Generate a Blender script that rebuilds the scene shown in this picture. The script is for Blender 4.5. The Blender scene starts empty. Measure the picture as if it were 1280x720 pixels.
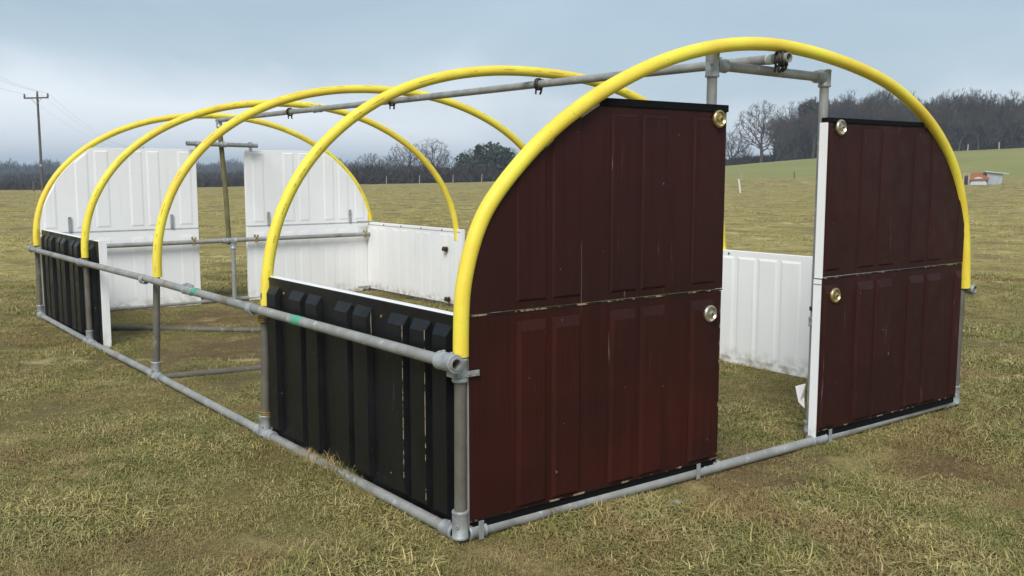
import bpy, math, random
import numpy as np
from mathutils import Vector, Matrix

random.seed(7)
RNG = np.random.default_rng(11)
scene = bpy.context.scene
R = math.radians

# ------------------------------------------------------------------ camera
CAM = Vector((-2.0998, -3.1189, 1.4688))
YAW = 0.6474                       # heading, clockwise from +Y
cam_data = bpy.data.cameras.new("camera")
cam_data.sensor_width = 36.0
cam_data.lens = 36.0 * 1222.235 / 1280.0
cam_data.clip_start = 0.05
cam_data.clip_end = 9000.0
cam = bpy.data.objects.new("camera", cam_data)
scene.collection.objects.link(cam)
cam.location = CAM
cam.rotation_euler = (math.pi / 2 - 0.1184, 0.0, -YAW)
scene.camera = cam

# ------------------------------------------------------------------ light and sky
SUN_EL, SUN_AZ = R(44), R(229)     # azimuth clockwise from +Y: behind the camera, to its left
world = bpy.data.worlds.new("World")
scene.world = world
world.use_nodes = True
wn, wl = world.node_tree.nodes, world.node_tree.links
for n in list(wn):
    wn.remove(n)
w_out = wn.new("ShaderNodeOutputWorld")
w_bg = wn.new("ShaderNodeBackground")
w_bg.inputs["Strength"].default_value = 0.1
w_sky = wn.new("ShaderNodeTexSky")
w_sky.sky_type = 'NISHITA'
w_sky.sun_disc = False
w_sky.sun_elevation = SUN_EL
w_sky.sun_rotation = SUN_AZ
w_sky.dust_density = 2.0
w_co = wn.new("ShaderNodeTexCoord")
w_map = wn.new("ShaderNodeMapping")
w_map.inputs["Scale"].default_value = (1.6, 1.6, 4.6)
w_map.inputs["Location"].default_value = (0.35, 0.1, 0.0)
w_noise = wn.new("ShaderNodeTexNoise")
w_noise.inputs["Scale"].default_value = 1.8
w_noise.inputs["Detail"].default_value = 5.0
w_noise.inputs["Roughness"].default_value = 0.5
w_noise.inputs["Distortion"].default_value = 0.4
w_sep = wn.new("ShaderNodeSeparateXYZ")
w_el = wn.new("ShaderNodeMapRange")             # the cloud deck is palest low down
w_el.inputs["From Min"].default_value = 0.0
w_el.inputs["From Max"].default_value = 0.15
w_el.inputs["To Min"].default_value = 0.32
w_el.inputs["To Max"].default_value = -0.13
w_add = wn.new("ShaderNodeMath"); w_add.operation = 'ADD'
w_ramp = wn.new("ShaderNodeValToRGB")
w_ramp.color_ramp.elements[0].position = 0.28
w_ramp.color_ramp.elements[0].color = (1.86, 2.42, 2.86, 1)
w_ramp.color_ramp.elements[1].position = 0.72
w_ramp.color_ramp.elements[1].color = (4.75, 5.0, 5.3, 1)
w_e = w_ramp.color_ramp.elements.new(0.5)
w_e.color = (2.4, 2.95, 3.4, 1)
w_mix = wn.new("ShaderNodeMix"); w_mix.data_type = 'RGBA'
w_mix.inputs["Factor"].default_value = 0.9
wl.new(w_co.outputs["Generated"], w_map.inputs["Vector"])
wl.new(w_map.outputs["Vector"], w_noise.inputs["Vector"])
wl.new(w_co.outputs["Generated"], w_sep.inputs["Vector"])
wl.new(w_sep.outputs["Z"], w_el.inputs["Value"])
w_soft = wn.new("ShaderNodeMapRange")
w_soft.inputs["To Min"].default_value = 0.18
w_soft.inputs["To Max"].default_value = 0.82
wl.new(w_noise.outputs["Fac"], w_soft.inputs["Value"])
wl.new(w_soft.outputs["Result"], w_add.inputs[0])
wl.new(w_el.outputs["Result"], w_add.inputs[1])
wl.new(w_add.outputs["Value"], w_ramp.inputs["Fac"])
wl.new(w_sky.outputs["Color"], w_mix.inputs[6])
wl.new(w_ramp.outputs["Color"], w_mix.inputs[7])
wl.new(w_mix.outputs[2], w_bg.inputs["Color"])
wl.new(w_bg.outputs["Background"], w_out.inputs["Surface"])

sun_data = bpy.data.lights.new("sun", 'SUN')
sun_data.energy = 1.5
sun_data.angle = R(28)
sun_data.color = (1.0, 0.96, 0.9)
sun = bpy.data.objects.new("sun", sun_data)
scene.collection.objects.link(sun)
sun_dir = Vector((math.sin(SUN_AZ) * math.cos(SUN_EL), math.cos(SUN_AZ) * math.cos(SUN_EL), math.sin(SUN_EL)))
sun.rotation_euler = sun_dir.to_track_quat('Z', 'Y').to_euler()
sun.location = (0, 0, 60)

scene.view_settings.view_transform = 'Standard'
scene.view_settings.look = 'None'
scene.view_settings.gamma = 1.0
scene.view_settings.use_curve_mapping = False
scene.view_settings.exposure = 1.12
scene.cycles.use_denoising = True
scene.cycles.max_bounces = 6
scene.cycles.volume_bounces = 0
scene.cycles.sample_clamp_indirect = 8.0

# ------------------------------------------------------------------ materials
class Mat:
    def __init__(self, name, rough=0.6, metal=0.0, spec=0.5):
        self.m = bpy.data.materials.new(name)
        self.m.use_nodes = True
        self.t = self.m.node_tree
        self.b = self.t.nodes["Principled BSDF"]
        self.b.inputs["Roughness"].default_value = rough
        self.b.inputs["Metallic"].default_value = metal
        self.b.inputs["Specular IOR Level"].default_value = spec
    def n(self, kind, **kw):
        nd = self.t.nodes.new(kind)
        for k, v in kw.items():
            setattr(nd, k, v)
        return nd
    def l(self, a, b):
        self.t.links.new(a, b)
    def pos(self, scale=(1, 1, 1), world=True):
        mp = self.n("ShaderNodeMapping")
        mp.inputs["Scale"].default_value = scale
        if world:
            g = self.n("ShaderNodeNewGeometry"); self.l(g.outputs["Position"], mp.inputs["Vector"])
        else:
            g = self.n("ShaderNodeTexCoord"); self.l(g.outputs["UV"], mp.inputs["Vector"])
        return mp.outputs["Vector"]
    def noise(self, vec, scale, detail=4.0, rough=0.55, dist=0.0):
        nd = self.n("ShaderNodeTexNoise")
        nd.inputs["Scale"].default_value = scale
        nd.inputs["Detail"].default_value = detail
        nd.inputs["Roughness"].default_value = rough
        nd.inputs["Distortion"].default_value = dist
        self.l(vec, nd.inputs["Vector"])
        return nd.outputs["Fac"]
    def rng(self, val, a, b, c=0.0, d=1.0):
        nd = self.n("ShaderNodeMapRange")
        for k, v in zip(("From Min", "From Max", "To Min", "To Max"), (a, b, c, d)):
            nd.inputs[k].default_value = v
        self.l(val, nd.inputs["Value"])
        return nd.outputs["Result"]
    def math(self, op, a, b):
        nd = self.n("ShaderNodeMath", operation=op)
        for i, v in enumerate((a, b)):
            if isinstance(v, (int, float)):
                nd.inputs[i].default_value = v
            else:
                self.l(v, nd.inputs[i])
        return nd.outputs["Value"]
    def mix(self, fac, a, b):
        nd = self.n("ShaderNodeMix", data_type='RGBA')
        for i, v in ((0, fac), (6, a), (7, b)):
            if isinstance(v, (int, float)):
                nd.inputs[i].default_value = v
            elif isinstance(v, tuple):
                nd.inputs[i].default_value = (*v, 1.0) if len(v) == 3 else v
            else:
                self.l(v, nd.inputs[i])
        return nd.outputs[2]
    def col(self, c):
        if isinstance(c, tuple):
            self.b.inputs["Base Color"].default_value = (*c, 1.0)
        else:
            self.l(c, self.b.inputs["Base Color"])
        return self
    def rough(self, v):
        self.l(v, self.b.inputs["Roughness"])
    def bump(self, h, strength=0.3, dist=0.01):
        nd = self.n("ShaderNodeBump")
        nd.inputs["Strength"].default_value = strength
        nd.inputs["Distance"].default_value = dist
        self.l(h, nd.inputs["Height"])
        self.l(nd.outputs["Normal"], self.b.inputs["Normal"])

def painted(name, base, alt, chip, rough, scratch=0.70, grain=0.14, spec=0.15):
    """Old door paint: slow tone drift, upright scratches and chips down to bare sheet."""
    M = Mat(name, rough=rough, spec=spec)
    v = M.pos((1, 1, 1))
    drift = M.rng(M.noise(v, 1.7, 3.0), 0.35, 0.68)
    c = M.mix(drift, base, alt)
    gr = M.noise(M.pos((85, 85, 2.0)), 1.0, 5.0, 0.65)
    dark = tuple(x * 0.55 for x in base)
    c = M.mix(M.math('MULTIPLY', M.rng(gr, 0.42, 0.75), grain * 4), c, dark)
    streak = M.rng(M.noise(M.pos((55, 55, 2.4)), 1.0, 3.0, 0.6), scratch, scratch + 0.04)
    where = M.rng(M.noise(M.pos((3, 3, 1.6)), 1.9, 2.0), 0.47, 0.60)
    sc = M.math('MULTIPLY', streak, where)
    chips = M.rng(M.noise(M.pos((1, 1, 0.7)), 46.0, 2.0), 0.762, 0.782)
    sc = M.math('MAXIMUM', M.math('MULTIPLY', sc, 0.45), chips)
    c = M.mix(sc, c, chip)
    M.col(c)
    M.rough(M.rng(M.noise(v, 9.0, 5.0), 0.3, 0.7, rough - 0.1, rough + 0.18))
    M.bump(M.noise(M.pos((30, 30, 1.5)), 1.0, 4.0), 0.12, 0.004)
    return M.m

BROWN_UPPER = painted("brown_paint", (0.0295, 0.0093, 0.0080), (0.041, 0.0108, 0.0092), (0.30, 0.23, 0.19), 0.45, scratch=0.675, grain=0.17)
BROWN = painted("red_brown_paint", (0.030, 0.0088, 0.0070), (0.054, 0.0105, 0.0072), (0.30, 0.23, 0.19), 0.45, scratch=0.675, grain=0.17)
BLACK = painted("black_paint", (0.0058, 0.006, 0.0070), (0.0085, 0.0088, 0.0098), (0.42, 0.37, 0.28), 0.36, spec=0.27, scratch=0.715)

def make_white():
    M = Mat("white_paint", rough=0.42, spec=0.4)
    v = M.pos()
    c = M.mix(M.rng(M.noise(v, 2.2, 4.0), 0.35, 0.7), (0.87, 0.87, 0.87), (0.83, 0.83, 0.83))
    st = M.rng(M.noise(M.pos((26, 26, 1.1)), 1.0, 4.0, 0.6), 0.58, 0.80)
    c = M.mix(M.math('MULTIPLY', st, 0.25), c, (0.55, 0.55, 0.53))
    sp = M.rng(M.noise(v, 38.0, 2.0), 0.775, 0.79)
    c = M.mix(sp, c, (0.30, 0.27, 0.22))
    g = M.n("ShaderNodeNewGeometry"); s = M.n("ShaderNodeSeparateXYZ"); M.l(g.outputs["Position"], s.inputs[0])
    low = M.math('MULTIPLY', M.rng(s.outputs["Z"], 0.15, 0.01), M.rng(M.noise(v, 14.0, 3.0), 0.42, 0.62))
    c = M.mix(M.math('MULTIPLY', low, 0.7), c, (0.27, 0.22, 0.12))
    M.col(c)
    M.bump(M.noise(M.pos((12, 12, 2)), 1.0, 3.0), 0.08, 0.004)
    return M.m
WHITE = make_white()

def make_seam(name, paint, wear, lo=0.54):
    M = Mat(name, rough=0.7, spec=0.2)
    f = M.rng(M.noise(M.pos((9, 9, 9)), 1.5, 6.0, 0.75), lo, lo + 0.04)
    M.col(M.mix(f, paint, wear))
    return M.m
SEAM = make_seam("worn_seam", (0.018, 0.007, 0.006), (0.33, 0.27, 0.17))
SEAM_DARK = make_seam("worn_black_seam", (0.008, 0.008, 0.008), (0.42, 0.36, 0.22), 0.50)
SEAM_WHITE = make_seam("worn_white_edge", (0.05, 0.05, 0.05), (0.62, 0.62, 0.60), 0.40)

def make_galv():
    M = Mat("galvanised_steel", rough=0.55, metal=0.2, spec=0.35)
    v = M.pos()
    c = M.mix(M.rng(M.noise(v, 7.0, 5.0, 0.65), 0.32, 0.68), (0.37, 0.37, 0.355), (0.245, 0.245, 0.23))
    c = M.mix(M.rng(M.noise(v, 21.0, 4.0), 0.62, 0.72), c, (0.50, 0.50, 0.48))
    c = M.mix(M.math('MULTIPLY', M.rng(M.noise(v, 3.3, 5.0, 0.7), 0.57, 0.70), 0.75), c, (0.15, 0.105, 0.07))
    M.col(c)
    M.rough(M.rng(M.noise(v, 30.0, 3.0), 0.3, 0.7, 0.42, 0.72))
    M.bump(M.noise(v, 90.0, 3.0), 0.15, 0.002)
    return M.m
GALV = make_galv()

def make_dull():
    M = Mat("weathered_steel", rough=0.65, metal=0.1, spec=0.25)
    v = M.pos()
    c = M.mix(M.rng(M.noise(v, 9.0, 5.0, 0.65), 0.32, 0.68), (0.165, 0.155, 0.13), (0.105, 0.098, 0.078))
    c = M.mix(M.rng(M.noise(M.pos((1, 1, 0.3)), 17.0, 4.0), 0.62, 0.70), c, (0.28, 0.26, 0.22))
    M.col(c)
    M.bump(M.noise(v, 70.0, 3.0), 0.2, 0.002)
    return M.m
DULL = make_dull()

def make_fitting():
    M = Mat("cast_fitting", rough=0.5, metal=0.35)
    v = M.pos()
    M.col(M.mix(M.rng(M.noise(v, 24.0, 4.0), 0.35, 0.65), (0.44, 0.46, 0.47), (0.29, 0.30, 0.30)))
    M.bump(M.noise(v, 120.0, 3.0), 0.25, 0.002)
    return M.m
FITTING = make_fitting()

def make_yellow():
    """Yellow plastic gas pipe: UV x runs along it in metres, UV y round it."""
    M = Mat("yellow_pipe", rough=0.42, spec=0.45)
    v = M.pos()
    c = M.mix(M.rng(M.noise(v, 3.0, 4.0), 0.35, 0.68), (0.87, 0.76, 0.075), (0.82, 0.58, 0.055))
    scuff = M.rng(M.noise(M.pos((2.5, 14, 1), world=False), 3.0, 5.0, 0.7), 0.58, 0.70)
    c = M.mix(M.math('MULTIPLY', scuff, 0.45), c, (0.30, 0.17, 0.03))
    dirt = M.rng(M.noise(v, 55.0, 3.0, 0.6), 0.66, 0.72)
    c = M.mix(M.math('MULTIPLY', dirt, 0.5), c, (0.16, 0.11, 0.04))
    # printed dashes in a row along the pipe
    uv = M.n("ShaderNodeTexCoord"); s = M.n("ShaderNodeSeparateXYZ"); M.l(uv.outputs["UV"], s.inputs[0])
    row = M.math('MULTIPLY', M.rng(s.outputs["Y"], 0.468, 0.473), M.rng(s.outputs["Y"], 0.506, 0.501))
    cells = M.n("ShaderNodeTexNoise", noise_dimensions='1D')
    cells.inputs["Scale"].default_value = 8.0; cells.inputs["Detail"].default_value = 2.0
    M.l(s.outputs["X"], cells.inputs["W"])
    dash = M.math('MULTIPLY', row, M.rng(cells.outputs["Fac"], 0.53, 0.55))
    letters = M.n("ShaderNodeTexNoise", noise_dimensions='1D')
    letters.inputs["Scale"].default_value = 130.0
    M.l(s.outputs["X"], letters.inputs["W"])
    dash = M.math('MULTIPLY', dash, M.rng(letters.outputs["Fac"], 0.40, 0.5))
    c = M.mix(M.math('MULTIPLY', dash, 0.6), c, (0.04, 0.03, 0.015))
    M.col(c)
    M.rough(M.rng(M.noise(v, 26.0, 3.0), 0.3, 0.7, 0.42, 0.64))
    return M.m
YELLOW = make_yellow()

def flat(name, col, rough=0.6, metal=0.0, var=0.25, scale=12.0):
    M = Mat(name, rough=rough, metal=metal)
    M.col(M.mix(M.rng(M.noise(M.pos(), scale, 4.0), 0.3, 0.7), col, tuple(x * (1 - var) for x in col)))
    return M.m
BRASS = flat("brass", (0.62, 0.50, 0.26), 0.30, 0.85, 0.25, 60)
NICKEL = flat("worn_nickel", (0.62, 0.58, 0.47), 0.30, 0.85, 0.2, 60)
DARK_STEEL = flat("dark_clip_steel", (0.07, 0.06, 0.05), 0.6, 0.4, 0.5, 70)
WIRE = flat("brass_wire", (0.50, 0.36, 0.13), 0.45, 0.6, 0.4, 90)
GREEN_TAPE = flat("green_tape", (0.10, 0.42, 0.26), 0.5, 0.0, 0.3, 50)
WHITE_TAPE = flat("white_tape", (0.75, 0.75, 0.73), 0.5, 0.0, 0.2, 50)
RUBBER = flat("black_seal", (0.006, 0.006, 0.007), 0.9, 0.0, 0.3, 30)
RUBBER.node_tree.nodes['Principled BSDF'].inputs['Specular IOR Level'].default_value = 0.15
TAN_CORE = flat("raw_panel_edge", (0.50, 0.40, 0.27), 0.85, 0.0, 0.3, 40)
MOSSY = flat("mossy_pole", (0.19, 0.165, 0.075), 0.85, 0.0, 0.45, 9)
CREOSOTE = flat("pole_timber", (0.12, 0.10, 0.085), 0.85, 0.0, 0.35, 2)
PALE_WOOD = flat("pale_timber", (0.46, 0.40, 0.31), 0.8, 0.0, 0.3, 8)
STAKE = flat("whitewashed_timber", (0.74, 0.71, 0.64), 0.8, 0.0, 0.15, 5)
RUST = flat("rusty_sheet", (0.36, 0.135, 0.055), 0.8, 0.1, 0.4, 3)
TIN = flat("galvanised_sheet", (0.45, 0.49, 0.53), 0.5, 0.35, 0.2, 3)
PORCELAIN = flat("brown_porcelain", (0.12, 0.07, 0.05), 0.3)
CABLE = flat("cable", (0.16, 0.17, 0.18), 0.6)
STONE = flat("pale_stone", (0.35, 0.32, 0.26), 0.9, 0.0, 0.3, 60)
BARK = flat("bark", (0.080, 0.068, 0.056), 0.9, 0.0, 0.4, 1.5)
TWIG = flat("twigs", (0.070, 0.048, 0.035), 0.9, 0.0, 0.45, 0.35)
TWIG_PALE = flat("pale_twigs", (0.098, 0.078, 0.062), 0.9, 0.0, 0.35, 0.35)
EVERGREEN = flat("evergreen_leaves", (0.030, 0.046, 0.024), 0.85, 0.0, 0.5, 0.9)
SCRUB = flat("bare_scrub", (0.056, 0.043, 0.035), 0.95, 0.0, 0.5, 0.5)
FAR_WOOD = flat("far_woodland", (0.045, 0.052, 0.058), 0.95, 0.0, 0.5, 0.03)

# ------------------------------------------------------------------ mesh helpers
class MB:
    """Collects vertices and faces, then links them as one mesh object."""
    def __init__(self):
        self.v, self.f, self.uv = [], [], None
    def add(self, vs, fs):
        o = len(self.v)
        self.v += [tuple(x) for x in vs]
        self.f += [tuple(i + o for i in f) for f in fs]
        return self
    def box(self, lo, hi):
        (x0, y0, z0), (x1, y1, z1) = lo, hi
        return self.add([(x0, y0, z0), (x1, y0, z0), (x1, y1, z0), (x0, y1, z0), (x0, y0, z1), (x1, y0, z1), (x1, y1, z1), (x0, y1, z1)],
                        [(0, 3, 2, 1), (4, 5, 6, 7), (0, 1, 5, 4), (1, 2, 6, 5), (2, 3, 7, 6), (3, 0, 4, 7)])
    def tube(self, pts, r, seg=16, hollow=False, cap=True, wall=0.004, r1=None):
        pts = [Vector(p) for p in pts]
        n = len(pts)
        rings, up = [], None
        for i, p in enumerate(pts):
            t = (pts[min(i + 1, n - 1)] - pts[max(i - 1, 0)]).normalized()
            if up is None:
                a = Vector((0, 0, 1)) if abs(t.z) < 0.9 else Vector((1, 0, 0))
                up = (a - t * a.dot(t)).normalized()
            else:
                up = (up - t * up.dot(t)).normalized()
            sd = t.cross(up)
            rr = r if r1 is None else r + (r1 - r) * i / (n - 1)
            rings.append((p, up, sd, rr))
        o = len(self.v)
        for p, u, s, rr in rings:
            for k in range(seg):
                a = 2 * math.pi * k / seg
                self.v.append(tuple(p + (u * math.cos(a) + s * math.sin(a)) * rr))
        for i in range(n - 1):
            for k in range(seg):
                k2 = (k + 1) % seg
                self.f.append((o + i * seg + k, o + (i + 1) * seg + k, o + (i + 1) * seg + k2, o + i * seg + k2))
        if hollow:
            o2 = len(self.v)
            for p, u, s, rr in rings:
                for k in range(seg):
                    a = 2 * math.pi * k / seg
                    self.v.append(tuple(p + (u * math.cos(a) + s * math.sin(a)) * (rr - wall)))
            for i in range(n - 1):
                for k in range(seg):
                    k2 = (k + 1) % seg
                    self.f.append((o2 + i * seg + k2, o2 + (i + 1) * seg + k2, o2 + (i + 1) * seg + k, o2 + i * seg + k))
            for e, flip in ((0, 0), ((n - 1) * seg, 1)):
                for k in range(seg):
                    k2 = (k + 1) % seg
                    q = (o + e + k, o + e + k2, o2 + e + k2, o2 + e + k)
                    self.f.append(q if not flip else q[::-1])
        elif cap:
            self.f.append(tuple(o + k for k in range(seg)))
            self.f.append(tuple(o + (n - 1) * seg + k for k in reversed(range(seg))))
        return self
    def lathe(self, prof, origin, axis, seg=24):
        """prof: (radius, distance along axis)"""
        ax = Vector(axis).normalized()
        a = Vector((0, 0, 1)) if abs(ax.z) < 0.9 else Vector((1, 0, 0))
        u = (a - ax * a.dot(ax)).normalized(); s = ax.cross(u)
        o = len(self.v); org = Vector(origin)
        for r, h in prof:
            for k in range(seg):
                t = 2 * math.pi * k / seg
                self.v.append(tuple(org + ax * h + (u * math.cos(t) + s * math.sin(t)) * r))
        for i in range(len(prof) - 1):
            for k in range(seg):
                k2 = (k + 1) % seg
                self.f.append((o + i * seg + k, o + i * seg + k2, o + (i + 1) * seg + k2, o + (i + 1) * seg + k))
        return self
    def prism(self, poly, axis, a, b):
        """A polygon in the plane across `axis` ('x' or 'y'), extruded from a to b."""
        n = len(poly)
        def P(q, d):
            return (d, q[0], q[1]) if axis == 'x' else (q[0], d, q[1])
        vs = [P(q, a) for q in poly] + [P(q, b) for q in poly]
        fs = [tuple(range(n)), tuple(range(2 * n - 1, n - 1, -1))]
        fs += [(i, n + i, n + (i + 1) % n, (i + 1) % n) for i in range(n)]
        return self.add(vs, fs)
    def build(self, name, mat, parent=None, smooth=False, bevel=0.0):
        me = bpy.data.meshes.new(name)
        me.from_pydata(self.v, [], self.f)
        me.materials.append(mat)
        if smooth:
            me.polygons.foreach_set("use_smooth", [True] * len(me.polygons))
            me.set_sharp_from_angle(angle=R(40))
        me.update()
        o = bpy.data.objects.new(name, me)
        scene.collection.objects.link(o)
        fix_normals(me)
        if bevel:
            b = o.modifiers.new("bevel", 'BEVEL'); b.width = bevel; b.segments = 2; b.limit_method = 'ANGLE'
        if parent:
            o.parent = parent
        return o

import bmesh
def fix_normals(me):
    bm = bmesh.new(); bm.from_mesh(me)
    bmesh.ops.recalc_face_normals(bm, faces=bm.faces)
    bm.to_mesh(me); bm.free()

def tag(o, label=None, cat=None, group=None, kind=None):
    for k, v in (("label", label), ("category", cat), ("group", group), ("kind", kind)):
        if v:
            o[k] = v
    return o
def empty(name, loc=(0, 0, 0)):
    o = bpy.data.objects.new(name, None)
    o.location = loc; o.empty_display_size = 0.2
    scene.collection.objects.link(o)
    return o
def children(o):
    return [c for c in o.children]
def copy_tree(o, parent=None):
    c = o.copy(); scene.collection.objects.link(c)
    if parent:
        c.parent = parent
    for ch in children(o):
        copy_tree(ch, c)
    return c
def np_mesh(name, verts, faces, mat, smooth=False):
    """faces: (n, 3) or (n, 4) int array"""
    me = bpy.data.meshes.new(name)
    verts = np.asarray(verts, np.float32); faces = np.asarray(faces, np.int32)
    k = faces.shape[1]
    me.vertices.add(len(verts)); me.vertices.foreach_set("co", verts.ravel())
    me.loops.add(faces.size); me.loops.foreach_set("vertex_index", faces.ravel())
    me.polygons.add(len(faces))
    me.polygons.foreach_set("loop_start", np.arange(0, faces.size, k, dtype=np.int32))
    me.polygons.foreach_set("loop_total", np.full(len(faces), k, np.int32))
    if smooth:
        me.polygons.foreach_set("use_smooth", np.ones(len(faces), bool))
    me.materials.append(mat)
    me.update(calc_edges=True); me.validate()
    return me
def link_mesh(name, me, parent=None):
    o = bpy.data.objects.new(name, me); scene.collection.objects.link(o)
    if parent:
        o.parent = parent
    return o

def at(px, depth):
    """Ground point seen in the photograph's column px, `depth` metres ahead of the camera."""
    s = depth * math.cos(0.1184) * (px - 640) / 1222.235
    return (CAM.x + depth * math.sin(YAW) + s * math.cos(YAW), CAM.y + depth * math.cos(YAW) - s * math.sin(YAW))

# ------------------------------------------------------------------ terrain
_H = RNG.random((256, 256))
def vnoise(x, y):
    xi, yi = np.floor(x).astype(int), np.floor(y).astype(int)
    fx, fy = x - xi, y - yi
    fx, fy = fx * fx * (3 - 2 * fx), fy * fy * (3 - 2 * fy)
    g = lambda a, b: _H[a & 255, b & 255]
    return (g(xi, yi) * (1 - fx) + g(xi + 1, yi) * fx) * (1 - fy) + (g(xi, yi + 1) * (1 - fx) + g(xi + 1, yi + 1) * fx) * fy - 0.5
def sstep(a, b, t):
    t = np.clip((t - a) / (b - a), 0, 1)
    return t * t * (3 - 2 * t)
def rect_dist(x, y):
    dx = np.maximum(np.maximum(-0.2 - x, x - 4.0), 0); dy = np.maximum(np.maximum(-0.2 - y, y - 7.8), 0)
    return np.hypot(dx, dy)
def height(x, y):
    x = np.asarray(x, float); y = np.asarray(y, float)
    ex, ey = x - CAM.x, y - CAM.y
    d = ex * math.sin(YAW) + ey * math.cos(YAW)                 # ahead
    s = ex * math.cos(YAW) - ey * math.sin(YAW)                 # to the right
    r = np.hypot(ex, ey)
    ang = np.degrees(np.arctan2(s, d))
    lift = np.interp(ang, [-180, -60, -26, -2, 8, 16, 28, 60, 180], [-0.4, -1.0, -1.25, -0.1, 1.4, 3.3, 4.7, 4.0, -0.4])
    z = lift * sstep(70, 165, r)
    z = z + np.interp(ang, [-180, 0, 14.5, 18, 30, 70, 180], [0, 0, 0, 1, 1, 0.4, 0]) * 0.035 * np.clip(r - 165, 0, 260)
    # low wooded hill far off to the left
    hill = np.exp(-((ang + 15.5) / 5.5) ** 2) + (0.55 + 0.5 * vnoise(ang * 0.35 + 40, r * 0)) * np.exp(-((ang + 28) / 7.0) ** 2)
    z = z + 3.6 * hill * sstep(420, 740, r)
    rough = sstep(0.1, 5.0, rect_dist(x, y))
    z = z + 0.05 * vnoise(x * 0.35 + 9, y * 0.35) * rough * 1.4
    z = z + (0.010 + 0.030 * rough) * vnoise(x * 1.3, y * 1.3 + 31)
    tus = vnoise(x * 1.1 + 70, y * 1.1) + 0.6 * vnoise(x * 2.6, y * 2.6 + 12)
    z = z + 0.11 * np.clip(tus - 0.12, 0, 1) * sstep(7, 16, r) * (1 - sstep(90, 160, r))
    return z

def tussock_tones(M, v, c):
    """pale straw tops and dark brown spots painted in as tussock shadows, a pace or so across"""
    a = M.noise(v, 1.9, 4.0, 0.6)
    c = M.mix(M.math('MULTIPLY', M.rng(a, 0.60, 0.68), 0.75), c, (0.150, 0.112, 0.048))
    b = M.noise(v, 1.35, 3.0, 0.55)
    return M.mix(M.math('MULTIPLY', M.rng(b, 0.58, 0.68), 0.55), c, (0.56, 0.47, 0.22))

WORN = ((1.75, -0.15, 0.75), (2.5, -0.75, 0.7), (1.0, 4.5, 1.1), (-1.6, 6.6, 0.9), (1.5, 6.4, 1.0))     # where feet and rails have bared the soil
def worn(x, y):
    w = np.zeros_like(x)
    for cx, cy, r in WORN:
        d = np.hypot(x - cx, y - cy) / r + 0.7 * vnoise(x * 2.7 + cx * 9, y * 2.7)
        w = np.maximum(w, 1 - sstep(0.35, 1.0, d))
    return w

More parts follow.
